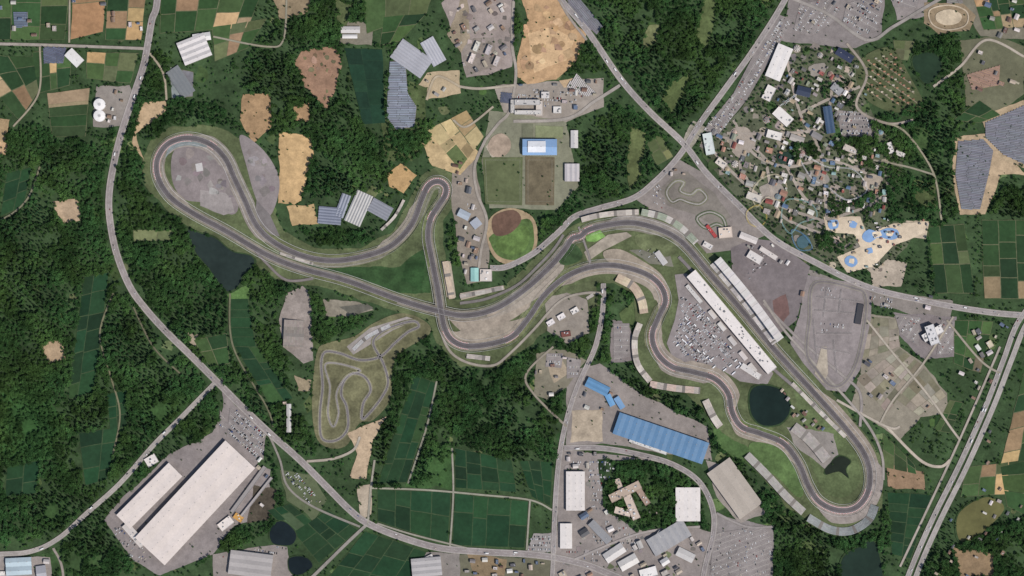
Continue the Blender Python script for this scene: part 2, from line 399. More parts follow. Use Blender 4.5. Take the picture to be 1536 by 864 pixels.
def solar(poly,ang,sp=2.6,col=(112,116,128),w=1.9,name='solar_array',base=(120,116,112)):
    patch('gravel_bed',poly,base,'soil',z=.45); b=MB(); z=nz(.5)
    for a,c in rows(poly,ang,sp):
        L=math.dist(a,c)
        if L<2: continue
        dx,dy=(c[0]-a[0])/L,(c[1]-a[1])/L; t=0
        while t<L-1:
            t2=min(L,t+U(14,22)); p=[]
            for (tt,o,h) in ((t,w/2,.6),(t2-.5,w/2,.6),(t2-.5,-w/2,1.8),(t,-w/2,1.8)):
                p.append((*W((a[0]+dx*tt-dy*o,a[1]+dy*tt+dx*o)),z+h))
            b.face(p,C(jit(col,.07)),'panel')
            for q in (p[0],p[2]): b.box(q[0]-.1,q[0]+.1,q[1]-.1,q[1]+.1,z,q[2],C((120,120,120)),'wall')
            t=t2
    b.obj(name)
def greenhouse(poly_p0,p1,w,n,col=(176,178,182)): bar('greenhouse',poly_p0,p1,w,3,col,kind='gable',n=n,rise=.3,wall=(170,175,178))
def stand(name,pts,w,tiers=7,h=6,col=(176,168,160),side=1,cols=None,step=4,z=.9,roof=None):
    p=smooth(pts,False,step); b=MB(); stamp(clear,p,w/2+2); stamp(occ,p,w/2+1)
    n=len(p); zz=nz(.5)
    for t in range(tiers):
        A=[W(q) for q in offs(p,side*(-w/2+w*t/tiers))]; B=[W(q) for q in offs(p,side*(-w/2+w*(t+1)/tiers))]; z0=zz+h*t/tiers; z1=zz+h*(t+1)/tiers
        for i in range(n-1):
            c=C(jit(cols[(i//3)%len(cols)] if cols else col,.05))
            if i%6==5: c=C((128,122,116))
            b.face([(*A[i],z0),(*A[i+1],z0),(*A[i+1],z1),(*A[i],z1)],C((110,108,105)),'wall')
            b.face([(*A[i],z1),(*A[i+1],z1),(*B[i+1],z1),(*B[i],z1)],c,'paint')
    B=[W(q) for q in offs(p,side*w/2)]
    for i in range(n-1): b.face([(*B[i],zz-.5),(*B[i+1],zz-.5),(*B[i+1],zz+h+1),(*B[i],zz+h+1)],C((150,148,145)),'wall')
    if roof:
        A=[W(q) for q in offs(p,side*(-w*.1))]; B=[W(q) for q in offs(p,side*(w*.55))]
        for i in range(n-1):
            c=C(jit(roof,.03)); b.face([(*A[i],zz+h+7),(*A[i+1],zz+h+7),(*B[i+1],zz+h+5),(*B[i],zz+h+5)],c,'roof')
            if i%3==0: b.box(B[i][0]-.3,B[i][0]+.3,B[i][1]-.3,B[i][1]+.3,zz,zz+h+5,C((170,170,170)),'wall'); b.tube((*B[i],zz+h+5.4),(*A[i],zz+h+7.4),.35,C((200,200,200)),'wall')
    b.obj(name)
# ================================================================ ROADS
hw=road([(240,-110),(236,0),(228,30),(222,65),(215,100),(200,145),(185,190),(172,240),(164,290),(165,330),(175,380),(195,430),(220,465),(252,500),(285,532),(325,572),(365,612),(405,650),(450,690),(490,730),(525,765),(552,785),(600,805),(660,822),(730,828),(800,832),(850,840),(900,855),(960,890),(1000,980)],8.5,(146,137,134))
r4=road([(760,-110),(838,-5),(880,45),(932,120),(975,168),(1025,215),(1060,260),(1110,310),(1160,358),(1220,392),(1300,430),(1380,450),(1460,465),(1536,473),(1690,480)],7.5,(150,142,139))
r5=road([(1230,-110),(1180,-5),(1130,75),(1090,130),(1050,185),(1020,232),(985,270),(950,297),(900,312),(862,325),(838,348),(800,380),(760,400),(735,402)],7,(148,140,137))
r3=road([(-150,834),(0,831),(50,826),(90,806),(130,770),(180,725),(230,668),(270,628),(322,575)],5.5,(158,150,144))
road([(-150,64),(0,66),(80,68),(140,70),(217,73)],3.6,(158,149,138))
ra=road([(1560,440),(1526,485),(1505,540),(1478,610),(1440,695),(1398,780),(1362,864),(1320,980)],6,(150,143,139))
road([(1575,440),(1540,485),(1517,540),(1490,610),(1450,700),(1408,785),(1374,864),(1335,980)],6,(158,151,145))
road([(1500,520),(1470,590),(1430,680),(1395,755),(1350,850)],2.5,(166,156,144))
rm=road([(905,425),(904,465),(893,520),(866,580),(850,630),(840,680),(834,740),(830,830)],6,(146,138,135))
road([(830,830),(828,870),(820,980)],5,(146,138,134))
rc=road([(846,672),(900,672),(960,682),(1010,697),(1048,722),(1068,760),(1070,800),(1055,864),(1040,980)],6.5,(142,134,132))
for p,w,c in [([(552,785),(520,815),(470,864),(400,930)],4,(142,136,128)),([(552,785),(556,735),(562,690)],2.5,(150,145,130)),([(556,732),(640,735),(720,742),(795,750),(828,765)],2,(150,148,130)),
 ([(678,672),(680,740),(675,820)],2,(150,146,130)),([(795,750),(790,825)],2,(150,146,130)),([(655,572),(640,640),(612,725)],2,(140,138,120)),([(566,785),(620,802),(700,822)],1.8,(150,146,130)),
 ([(773,-40),(768,60),(774,110),(765,165),(748,185),(728,210)],3.6,(158,149,138)),([(728,210),(712,250),(716,290),(730,330),(722,375),(718,405)],3.6,(156,147,136)),([(770,182),(850,178),(892,152),(930,128)],4,(158,150,141)),
 ([(690,130),(720,133),(772,128)],3,(168,157,140)),([(690,130),(655,115),(640,150)],3,(176,160,134)),([(460,692),(500,688),(530,675),(540,655)],3,(170,160,144)),
 ([(405,655),(420,690),(432,730),(470,760),(540,790)],2.5,(140,135,125)),([(80,822),(95,864),(90,980)],3,(150,140,130)),([(1270,65),(1300,110),(1285,160),(1330,185),(1370,180)],3,(156,145,132)),
 ([(1180,-5),(1240,20),(1300,60),(1340,40),(1390,10),(1460,-30)],4,(152,145,138)),([(1536,85),(1480,60),(1440,100),(1400,130)],3,(170,159,144)),([(1145,455),(1200,510),(1260,560),(1290,590),(1290,640)],3.4,(146,138,133)),
 ([(1330,640),(1380,690),(1410,700),(1425,690)],3.4,(185,172,155)),([(1255,600),(1330,640),(1350,640)],3,(176,165,150)),([(1075,770),(1120,790),(1160,790)],3,(146,139,135)),([(860,840),(960,800),(1050,790)],3,(156,148,143)),
 ([(170,440),(150,500),(165,560),(180,620),(170,680)],1.8,(120,118,90)),([(60,250),(40,300),(0,330),(-60,340)],2,(120,118,95)),([(200,460),(230,520),(270,560)],1.8,(110,108,85)),([(345,440),(350,520),(400,610),(410,640)],2,(110,110,85)),
 ([(880,60),(850,20),(830,-20)],3,(156,145,134)),([(740,160),(700,190),(680,180)],2.4,(165,154,134)),([(850,640),(800,590),(790,560),(830,520)],2.4,(146,137,122)),([(1420,480),(1470,540),(1500,560)],2.4,(156,147,130)),
 ([(1330,185),(1360,200),(1400,260),(1412,330)],2.2,(150,144,122)),([(1310,240),(1360,250),(1400,262)],2,(150,144,126)),([(225,80),(245,110),(250,150)],2.4,(168,156,134)),([(430,0),(425,60),(400,70),(320,55)],2,(150,144,124)),([(105,-20),(104,64)],2,(160,150,128)),([(60,70),(58,140),(20,190)],2,(156,146,124)),
 ([(1300,480),(1340,530),(1390,590),(1425,640),(1440,660)],2.6,(172,162,146)),([(1430,475),(1385,545),(1340,600),(1320,635)],2.4,(168,158,142))]:
    road(p,w,c,name='lane')
# ================================================================ CIRCUIT
def bump(q): return 6.5*math.exp(-((q[0]-662)**2+(q[1]-466)**2)/(2*24**2))
T1=[(1010,354),(1032,372),(1060,405),(1110,462),(1165,528),(1220,588),(1268,642),(1296,680),(1305,712),(1300,742),(1282,762),(1255,765),(1228,752),(1212,728),(1198,695),(1175,665),(1140,650),(1112,640),(1098,618),(1092,590),(1072,568),(1040,558),(1008,550),(986,530),(978,503),(988,475),(998,450),(988,425),(962,408),(920,398),(880,402),(845,418),(815,445),(792,478),(768,505),(735,516),(700,519),(678,510),(667,492),(662,468),(656,430),(648,390),(642,355),(646,328),(658,308),(668,292),(668,279),(657,272),(643,278),(633,298),(618,336),(588,368),(548,384),(500,391),(455,384),(412,364),(385,338),(368,302),(352,268),(338,238),(315,216),(282,207),(252,216),(236,240),(238,268),(256,296),(290,320),(340,347),(400,382),(450,402),(520,421),(600,450),(660,467),(700,473),(745,462),(790,432),(828,397),(848,373),(858,358),(871,354),(882,345),(908,338),(945,334),(980,341)]
pth=smooth(T1,True,3); NT=len(pth)
def near(p): return min(range(NT),key=lambda i:math.dist(pth[i],p))
def seg(a,b):
    i=near(a); j=near(b)
    return pth[i:j+1] if j>=i else pth[i:]+pth[:j+1]
stamp(clear,pth,11); stamp(occ,pth,7)
for q,c in [([(225,210),(260,188),(320,188),(355,205),(380,250),(400,300),(425,345),(470,372),(540,372),(590,345),(615,300),(630,262),(660,250),(690,268),(688,300),(665,330),(668,400),(680,450),(740,440),(790,400),(840,350),(880,328),(940,318),(1000,325),(1050,360),(1180,510),(1290,640),(1325,690),(1322,760),(1290,800),(1240,800),(1180,760),(1130,700),(1090,670),(1060,620),(1030,590),(970,575),(945,530),(955,480),(950,440),(920,425),(880,425),(845,450),(800,515),(745,552),(690,550),(655,515),(640,480),(560,455),(480,430),(420,420),(330,365),(260,325),(218,280),(212,240)],(88,98,64)),
 ([(440,395),(520,400),(600,400),(640,370),(645,440),(600,440),(520,412)],(50,78,42)),([(800,470),(850,430),(890,420),(900,460),(870,470),(840,480),(790,520)],(84,92,62))]:
    patch('infield_grass',q,c,'grass',rough=2,z=.12)
patch('asphalt_apron',[(262,225),(300,215),(330,232),(345,270),(358,305),(348,322),(310,305),(275,298),(258,268)],(134,124,122),'asphalt',sm=True,z=.4)
patch('asphalt_apron',[(300,285),(345,290),(352,318),(335,322),(300,308)],(150,142,138),'asphalt',z=.45,rough=1)
patch('asphalt_apron',[(360,203),(392,222),(416,258),(418,290),(404,324),(385,300),(370,250)],(138,129,127),'asphalt',sm=True,z=.4)
patch('asphalt_apron',[(385,300),(405,322),(420,355),(400,350),(382,325)],(120,114,112),'asphalt',z=.4)
blobs('resurfaced_patch',[(268,228),(300,220),(328,238),(350,300),(300,290),(265,265)],22,2,8,[(126,117,115),(142,132,129),(148,139,134),(120,112,110)],'asphalt',z=.46); blobs('resurfaced_patch',[(368,215),(390,226),(412,262),(412,290),(385,290)],12,2,8,[(130,121,119),(144,135,132)],'asphalt',z=.46)
patch('tyre_stack',[(293,246),(303,244),(305,256),(295,258)],(190,186,182),'paint',z=.55)
def run(a,b,o0,o1,c=GRAV,mat='soil',name='gravel_trap',z=.55):
    s=seg(a,b); n=len(s); bb=MB(); zz=nz(z)
    for i in range(n-1):
        def pt(k,o):
            f=min(1,min(k,n-1-k)/max(1,n*.18)); base=o0; oo=base+(o-base)*f; return W(offs(s[max(0,k-1):k+2],oo)[1 if k>0 else 0])
        bb.face([(*pt(i,o0),zz),(*pt(i+1,o0),zz),(*pt(i+1,o1),zz),(*pt(i,o1),zz)],C(c),mat)
    bb.obj(name)
ribbon('runoff_strip',pth,[(-7.2,7.2,(134,127,114),'soil',0)],closed=True,z=.5,sm=False,zf=bump)
run((1210,578),(1255,765),-4,-15); run((1296,680),(1225,750),-4,-20,(152,142,134)); run((1198,695),(1100,620),-4,-14); run((1098,618),(1010,550),4,16)
run((1180,668),(1105,630),4,14,(92,104,64),'grass'); run((1040,558),(988,475),4,15); run((1075,570),(985,530),-4,-13,(144,135,124)); run((985,530),(998,450),-4,-12,(110,112,84),'grass')
run((990,470),(920,398),-4,-17); run((998,450),(880,402),4,10,(120,116,100)); run((962,408),(830,430),-4,-13); run((880,402),(770,503),4,12,(104,110,76),'grass')
run((792,478),(668,495),4,24,(158,146,130)); run((850,415),(740,515),-4,-9,(112,116,80),'grass'); run((660,440),(650,300),-4,-9,(100,108,72),'grass')
run((655,310),(618,338),-4,-12,(120,120,98)); run((634,298),(560,380),4,13,(144,136,122)); run((590,368),(455,384),-4,-11,(128,124,104)); run((550,384),(385,338),4,8,(110,114,80))
run((412,364),(345,255),-4,-12,(144,135,125)); run((385,338),(282,207),4,12,(138,132,120)); run((352,268),(240,250),-4,-13,(152,143,134),name='paved_runoff'); run((320,216),(240,262),-5,-11,(128,138,138),'asphalt','paved_runoff')
run((252,216),(290,320),-4,-12,(148,139,126)); run((238,268),(256,296),4,8,(120,118,110)); run((450,402),(640,462),4,8,(100,104,72),'grass')
run((670,468),(800,425),4,26,(160,147,131)); run((680,470),(790,432),-4,-7,(130,126,116)); run((745,462),(850,372),4,15,(152,143,129)); run((790,432),(856,362),-4,-9,(128,122,112))
run((908,338),(1030,372),-4,-12,(142,134,126)); run((912,340),(1030,372),4,12,(132,127,113))
patch('gravel_trap',[(905,378),(930,374),(965,392),(992,412),(1005,440),(1000,452),(985,425),(955,402),(915,394)],(158,145,128),sm=True,z=.75)
patch('gravel_trap',[(912,352),(940,348),(948,354),(905,376),(882,392),(876,378)],(162,151,135),z=.75)
patch('gravel_trap',[(798,436),(838,398),(846,402),(820,432),(808,446),(760,470),(720,482),(745,470)],(160,149,135),sm=True,z=.62)
patch('painted_lawn',[(878,354),(900,345),(908,355),(892,363),(880,362)],(110,148,74),'grass',z=.9)
patch('lawn',[(1125,665),(1160,668),(1185,690),(1205,735),(1195,745),(1165,715),(1130,695)],(84,108,60),'grass',sm=True,z=.6)
patch('lawn',[(845,372),(862,366),(874,382),(868,392),(848,398),(838,392)],(60,84,50),'grass',sm=True,z=.77)
patch('lawn',[(955,352),(1000,356),(1015,372),(1000,385),(960,372)],(98,106,72),'grass',sm=True,z=.56); patch('lawn',[(1190,575),(1215,600),(1260,650),(1285,685),(1290,720),(1270,745),(1240,740),(1225,715),(1215,690)],(90,104,66),'grass',sm=True,z=.14)
tr=ribbon('race_track',pth,[(-4.2,4.2,(102,96,97),'asphalt',0),(-4.0,-3.8,LINE,'paint',.03),(3.8,4.0,LINE,'paint',.03),(-1.5,.8,(92,87,88),'asphalt',.015)],closed=True,z=1.0,sm=False,zf=bump,clr=2)
b=MB()
L1=offs(pth,4.2,True);L2=offs(pth,5.1,True);R1=offs(pth,-4.2,True);R2=offs(pth,-5.1,True)
for i in range(NT):
    a=pth[i-4]; c=pth[(i+4)%NT]; m=pth[i]
    cr=(m[0]-a[0])*(c[1]-m[1])-(m[1]-a[1])*(c[0]-m[0]); cr/=max(1,math.dist(a,m)*math.dist(m,c))
    if abs(cr)>.2:
        j=(i+1)%NT; zz=2.1+zc[0]+bump(m)
        for A,B in ((L1,L2),(R1,R2)):
            for k in range(3):
                p=[lerp(A[i],A[j],k/3),lerp(A[i],A[j],(k+1)/3),lerp(B[i],B[j],(k+1)/3),lerp(B[i],B[j],k/3)]
                b.face([(*W(v),zz+(.1 if n_>1 else .02)) for n_,v in enumerate(p)],C((190,80,72) if (i*3+k)%2 else (215,210,205)),'paint')
b.obj('track_kerb')
for o in (9,-9):
    P=offs(pth,o,True); b=MB()
    for i in range(NT):
        q=P[i]; r=P[(i+1)%NT]
        if min(math.dist(q,pth[k]) for k in range(0,NT,3))<7.5: continue
        a=W(q); c=W(r); z0=bump(q); b.face([(*a,z0),(*c,z0),(*c,z0+2.6),(*a,z0+2.6)],C((190,190,190)),'wall')
        b.face([(a[0],a[1],z0+2.6),(c[0],c[1],z0+2.6),(c[0]+.5,c[1]+.5,z0+2.6),(a[0]+.5,a[1]+.5,z0+2.6)],C((205,203,200)),'wall')
    b.obj('safety_barrier')
s=seg((645,462),(682,470)); b=MB()
for o in (-5.2,5.2):
    P=offs(s,o)
    for i in range(len(P)-1):
        a=W(P[i]); c=W(P[i+1]); z0=bump(P[i])+1.9
        b.face([(*a,z0-1.5),(*c,z0-1.5),(*c,z0+1.3),(*a,z0+1.3)],C((185,180,175)),'wall')
b.obj('track_bridge')
road([(1018,385),(1045,415),(1100,485),(1152,545),(1185,575),(1225,610)],4,(124,117,116),name='pit_lane',z=.95)
road([(470,418),(430,420),(400,395),(380,372)],3,(124,116,113),name='service_lane')
road([(845,352),(832,372),(808,398),(775,428),(730,448),(690,455)],3.4,(124,118,114),name='service_lane')
road([(1145,450),(1180,500),(1240,565),(1298,632),(1322,680),(1325,720)],3,(156,148,140),name='service_lane')
road([(660,478),(664,505),(678,530),(705,545),(740,548),(765,530),(800,495),(840,452),(875,440),(905,440)],3,(156,147,134),name='service_lane')
road([(868,340),(876,362),(885,392),(878,402)],2.6,(134,127,122),name='service_lane')
def kart(pts,w=3.4,closed=True,c=(112,106,106),g=(126,122,96)):
    return ribbon('kart_track',pts,[(-w/2-1.8,w/2+1.8,g,'grass',-.25),(-w/2,w/2,c,'asphalt',0),(-w/2+.15,-w/2+.3,LINE,'paint',.02),(w/2-.3,w/2-.15,LINE,'paint',.02)],closed=closed,z=.95)
patch('kart_infield',[(475,530),(490,515),(530,505),(560,485),(600,470),(635,480),(645,500),(600,530),(588,560),(585,600),(560,630),(545,632),(535,640),(520,668),(495,672),(474,655),(468,600)],(108,106,76),'grass',sm=True,z=.3)
patch('kart_paddock',[(520,520),(555,492),(610,475),(625,480),(590,495),(550,520),(530,532)],(152,144,138),'asphalt',z=.45)
kart([(482,545),(488,528),(510,530),(540,540),(570,535),(592,515),(612,498),(628,490),(622,482),(600,486),(572,498),(560,515),(575,545),(582,575),(570,600),(552,622),(543,628),(545,605),(556,585),(548,566),(530,560),(516,572),(512,592),(520,610),(522,640),(512,656),(496,662),(482,655),(480,620),(484,580)])
kart([(490,545),(540,555),(520,565),(505,590),(508,620),(500,640),(492,620),(495,580)],2.2,c=(130,123,120))
patch('kart_paddock',[(990,285),(1010,262),(1030,258),(1070,288),(1096,325),(1075,340),(1040,322),(1000,308)],(126,119,110),'asphalt',z=.4,rough=1)
kart([(1000,288),(1013,272),(1026,274),(1020,286),(1036,292),(1048,284),(1060,296),(1050,306),(1034,304),(1020,299),(1008,303)],1.6,c=(150,142,138),g=(112,112,90))
kart([(1046,326),(1064,318),(1083,326),(1088,341),(1075,336),(1060,342),(1050,336)],1.8,c=(146,139,132),g=(88,100,72))
patch('training_ground',[(1208,412),(1285,425),(1308,440),(1306,480),(1290,555),(1268,588),(1240,585),(1205,545),(1185,515),(1200,470)],(140,131,129),'asphalt',sm=False,z=.42)
ribbon('kart_track',[(1222,425),(1280,432),(1298,445),(1296,490),(1284,545),(1265,575),(1245,578),(1225,555),(1210,530),(1214,480)],[(-2.6,2.6,(146,140,126),'asphalt',-.1),(-1.6,1.6,(122,115,114),'asphalt',0)],closed=True,z=.9)
for p in [[(1225,445),(1290,452)],[(1222,465),(1285,470)],[(1240,430),(1235,475)],[(1262,434),(1258,470)],[(1220,480),(1225,540)],[(1225,500),(1278,500)],[(1250,510),(1255,560)],[(1225,520),(1275,530)]]:
    ribbon('training_lane',p,[(-1.1,1.1,(128,120,118),'asphalt',0),(-1.2,-1.1,LINE,'paint',.01),(1.1,1.2,LINE,'paint',.01)],z=.9,sm=False,occm=False)
bar('canopy',(1291,456),(1286,486),9,5,(62,62,68),kind='flat',units=0)
patch('lawn',[(1222,560),(1232,520),(1240,520),(1242,560),(1235,575)],(172,160,142),z=.8)
lot([(1228,428),(1258,432),(1254,446),(1226,443)],6,.3,draw=False); lot([(1228,482),(1276,486),(1272,498),(1228,497)],4,.25,draw=False); houses([(1200,420),(1230,425),(1215,480),(1200,470)],5,5,4,8)
# ================================================================ PAVED AREAS
patch('paddock',[(1012,412),(1030,410),(1160,560),(1150,578),(1110,572),(1085,556),(1040,545),(1010,540),(1000,515),(1012,480),(1018,450)],(140,131,129),'asphalt',z=.42)
patch('plaza',[(1096,372),(1130,358),(1165,362),(1215,400),(1195,480),(1170,500),(1130,450),(1098,405)],(122,113,113),'asphalt',z=.42)
patch('plaza',[(1160,452),(1180,440),(1185,470),(1174,484),(1161,470)],(120,92,87),'asphalt',z=.5,rough=1.5)
patch('plaza',[(955,300),(990,268),(1020,240),(1060,262),(1110,315),(1150,352),(1100,375),(1060,380),(1030,345),(990,325)],(138,129,123),'asphalt',z=.3)
patch('spectator_terrace',[(430,440),(455,428),(466,440),(468,500),(470,540),(455,545),(425,520),(418,480)],(148,137,129),'soil',rough=1,z=.5)
patch('gravel_yard',[(485,448),(540,452),(560,465),(520,475),(490,472)],(140,132,116),rough=2,z=.4)
patch('gravel_yard',[(508,460),(550,455),(560,462),(530,474)],(104,102,92),rough=1,z=.5)
for q,c in [([(662,5),(700,-30),(765,-30),(772,60),(768,100),(735,112),(700,115),(688,70)],(154,141,134)),([(740,128),(905,118),(905,160),(850,182),(762,186)],(152,142,131)),
 ([(688,60),(740,55),(748,100),(700,112)],(138,128,119)),([(680,235),(712,235),(722,300),(736,340),(732,420),(700,425),(688,380),(676,300)],(138,128,116)),
 ([(735,165),(850,182),(868,280),(835,315),(735,312),(722,240)],(128,128,106)),([(640,110),(690,105),(690,140),(640,150),(625,130)],(178,158,126)),
 ([(1185,-5),(1330,-20),(1320,58),(1285,72),(1200,65),(1170,60)],(132,124,121)),([(1332,-20),(1395,-20),(1385,25),(1345,30)],(144,135,131)),
 ([(1430,-20),(1536,-20),(1536,60),(1470,55)],(120,115,98)),([(1440,60),(1500,55),(1536,70),(1536,140),(1500,170),(1450,160)],(104,104,80)),
 ([(1205,400),(1300,440),(1300,452),(1220,418)],(136,128,121)),([(1300,432),(1430,452),(1425,480),(1380,475),(1310,455)],(132,124,117)),([(1340,470),(1435,475),(1430,535),(1385,540),(1345,500)],(130,121,120)),
 ([(1298,470),(1345,478),(1350,520),(1385,545),(1420,590),(1425,620),(1380,625),(1350,660),(1320,640),(1275,610),(1290,560)],(140,132,116)),
 ([(145,130),(195,128),(205,150),(180,190),(140,190)],(140,132,124)),([(330,560),(345,600),(400,650),(385,700),(405,705),(405,770),(350,790),(320,830),(240,864),(200,840),(155,780),(180,750),(255,680),(320,650),(335,610)],(138,129,126)),
 ([(835,675),(1000,690),(885,690),(880,870),(838,870)],(144,135,130)),([(840,672),(895,680),(905,760),(960,800),(1040,790),(1075,800),(1060,900),(830,900)],(142,133,128)),([(1068,770),(1110,780),(1160,790),(1160,870),(1060,870)],(136,129,126)),
 ([(1060,690),(1100,700),(1150,770),(1110,785),(1075,745)],(148,139,131)),([(850,560),(900,545),(960,590),(1060,640),(1068,690),(1000,680),(905,665),(850,670)],(140,131,125)),
 ([(420,705),(470,712),(490,750),(470,780),(430,750)],(90,100,70)),([(800,800),(830,800),(830,828),(790,828)],(150,144,140)),([(-60,835),(75,835),(80,900),(-60,900)],(148,139,133)),([(320,830),(430,815),(440,870),(320,900)],(142,133,127)),
 ([(815,445),(850,438),(880,450),(885,500),(850,515),(822,495)],(142,133,122)),([(806,528),(850,525),(880,540),(850,580),(820,600),(800,590)],(126,120,102)),([(918,480),(945,480),(950,540),(915,545)],(130,121,119)),
 ([(515,30),(560,35),(558,68),(510,65)],(130,124,108)),([(1180,640),(1250,650),(1262,700),(1240,705),(1190,665)],(142,135,128)),([(945,375),(1000,370),(1010,400),(975,395)],(120,118,104)),([(620,828),(690,830),(690,870),(600,870)],(134,127,121)),([(690,832),(830,838),(830,870),(690,870)],(106,104,84))]:
    patch('paved_yard',q,c,'asphalt',rough=1.5,z=.2)
fields([(1300,474),(1344,480),(1350,520),(1288,540)],4,4,RUB,.4,(124,118,98),'terraced_lot'); fields([(1350,522),(1384,548),(1330,620),(1285,568)],5,5,RUB,.4,(124,118,98),'terraced_lot'); fields([(1386,552),(1420,594),(1378,624),(1345,600)],3,4,RUB,.4,(124,118,98),'terraced_lot')
for q,c in [([(780,-20),(830,-20),(850,25),(880,50),(868,85),(835,120),(790,126),(772,112),(782,60),(790,30)],(186,150,110)),([(790,50),(830,40),(862,60),(850,90),(800,110)],(206,171,128)),([(450,78),(505,68),(512,100),(500,140),(488,165),(458,130),(442,95)],(156,122,98)),
 ([(418,198),(466,205),(470,232),(452,300),(440,308),(416,305),(420,250)],(194,160,112)),([(365,140),(405,140),(408,190),(380,215),(360,180)],(168,136,99)),([(428,310),(470,305),(478,335),(440,338)],(186,156,110)),
 ([(580,262),(600,245),(625,262),(605,290),(585,280)],(186,151,102)),([(632,215),(665,195),(690,205),(720,230),(690,262),(650,250)],(190,164,120)),([(440,160),(465,155),(462,185),(442,182)],(166,134,98)),
 ([(80,302),(118,298),(120,330),(95,336),(82,322)],(186,161,131)),([(215,155),(248,150),(250,165),(225,185),(205,200),(215,240),(200,215),(205,180)],(184,157,122)),([(60,515),(92,510),(100,538),(72,545)],(174,149,118)),
 ([(520,650),(580,625),(560,660),(548,720),(525,715),(535,680)],(186,162,132)),([(535,730),(560,725),(556,770),(540,780)],(172,157,136)),([(1330,695),(1385,710),(1388,735),(1330,730)],(146,119,92)),([(858,615),(904,615),(904,662),(856,662)],(174,158,136)),
 ([(1385,5),(1440,2),(1462,25),(1455,45),(1410,52),(1385,35)],(146,127,100)),([(1432,205),(1478,200),(1500,222),(1525,250),(1540,262),(1500,262),(1490,290),(1478,322),(1440,322),(1428,262)],(180,156,124)),([(1470,175),(1536,150),(1560,260),(1500,240)],(176,154,122)),
 ([(1330,390),(1360,395),(1352,430),(1310,430),(1305,410)],(176,162,144)),([(410,0),(440,-20),(470,-10),(460,20),(420,30)],(146,128,100)),([(820,545),(840,535),(852,560),(830,575)],(166,150,127)),([(690,0),(700,-10),(705,60),(690,80),(672,50)],(150,136,114)),
 ([(442,562),(466,570),(464,586),(447,588)],(152,137,110)),([(1360,330),(1395,332),(1390,360),(1358,355)],(186,171,148)),([(283,498),(298,502),(294,520),(281,513)],(154,141,120)),([(1430,820),(1490,830),(1490,864),(1440,864)],(146,122,92)),([(700,830),(760,838),(758,864),(712,864)],(134,115,88)),
 ([(-40,175),(15,178),(10,230),(-40,240)],(170,143,106)),([(0,210),(12,215),(8,235),(-10,232)],(190,157,118)),([(840,120),(860,118),(862,128),(845,132)],(184,157,122)),([(740,205),(762,208),(760,232),(738,236),(728,220)],(176,162,144))]:
    patch('bare_soil',q,c,'soil',rough=1.8,z=.3)
# ================================================================ FIELDS
fields([(-60,82),(60,85),(62,130),(30,182)],3,3,FM); fields([(110,-30),(160,-30),(155,48),(106,60)],1,2,[(182,144,100),(168,129,90)]); fields([(162,-30),(222,-30),(212,60),(158,60)],2,4,FM); fields([(-60,-30),(104,-30),(98,60),(-60,60)],4,3,GM+GM+[(160,134,90)])
fields([(48,78),(108,76),(104,128),(58,140)],3,2,FM); fields([(130,78),(208,80),(196,125),(130,118)],3,2,GM+FM); fields([(70,140),(135,132),(128,205),(78,205)],1,5,GM+[(150,130,100)])
fields([(242,-30),(400,-30),(372,42),(240,50)],5,3,GM+GM+FM); fields([(318,40),(400,28),(372,72),(322,92)],3,2,GM+FM); fields([(545,-30),(655,-30),(640,20),(550,50)],3,2,GM); fields([(575,25),(640,20),(600,62),(570,68)],2,2,GM)
fields([(640,195),(700,165),(726,205),(690,255)],3,3,[(198,170,124),(178,149,104),(148,130,94),(90,104,64)]); fields([(255,100),(290,108),(290,145),(258,148)],2,1,[(120,124,124),(100,108,106)])
fields([(566,734),(676,738),(672,816),(566,782)],4,2,DP); fields([(682,740),(793,752),(787,822),(679,818)],4,2,DP); fields([(682,672),(768,690),(775,738),(683,732)],4,3,DP); fields([(778,690),(828,692),(826,760),(798,746)],3,3,DP)
fields([(622,562),(655,574),(610,724),(566,726)],3,5,DP+GM[:1]); fields([(440,798),(492,764),(538,795),(478,845)],3,3,DP); fields([(548,796),(640,828),(600,900),(482,880)],4,3,DP); fields([(400,765),(435,755),(468,782),(436,800)],3,2,DP+[(70,90,60)])
fields([(126,415),(164,408),(140,588),(102,600)],2,6,DP+GM[:1]); fields([(118,650),(180,640),(160,720),(128,728)],2,3,DP); fields([(344,448),(372,448),(384,520),(347,520)],1,5,DP); fields([(352,520),(386,520),(440,598),(405,608)],2,4,DP+GM[:1])
fields([(290,510),(340,500),(345,545),(315,550)],2,2,GM); fields([(1392,340),(1446,336),(1462,440),(1402,440)],3,3,GM); fields([(1472,330),(1545,330),(1550,448),(1476,448)],3,4,GM+[(150,128,94)]); fields([(1432,480),(1490,482),(1470,560),(1430,545)],3,3,GM+[(120,110,90)])
fields([(1330,738),(1398,742),(1366,838),(1338,832)],2,6,DP); fields([(1325,650),(1372,698),(1375,712),(1322,700)],3,2,GM); fields([(1535,560),(1600,540),(1600,680),(1500,700)],4,5,FM); fields([(1425,600),(1445,604),(1425,650),(1400,645)],2,3,GM)
fields([(1450,700),(1536,690),(1540,740),(1440,745)],4,2,GM+FM); fields([(10,260),(48,250),(35,310),(0,325)],2,3,DP); fields([(200,345),(260,345),(255,360),(200,362)],2,1,[(110,118,80),(120,124,90)])
fields([(1340,60),(1372,62),(1362,90),(1345,90)],2,2,[(88,98,62),(100,104,72)]); fields([(970,215),(990,200),(1010,235),(985,248)],2,2,[(112,116,76),(88,100,62)]); fields([(1500,700),(1600,680),(1600,800),(1510,760)],3,3,GM); fields([(1460,0),(1536,-10),(1540,40),(1475,45)],4,3,GM+FM)
fields([(160,590),(190,585),(190,640),(165,645)],2,3,DP); fields([(1430,180),(1470,150),(1500,172),(1470,185)],2,2,FM); fields([(10,700),(60,690),(55,740),(8,745)],2,2,DP)
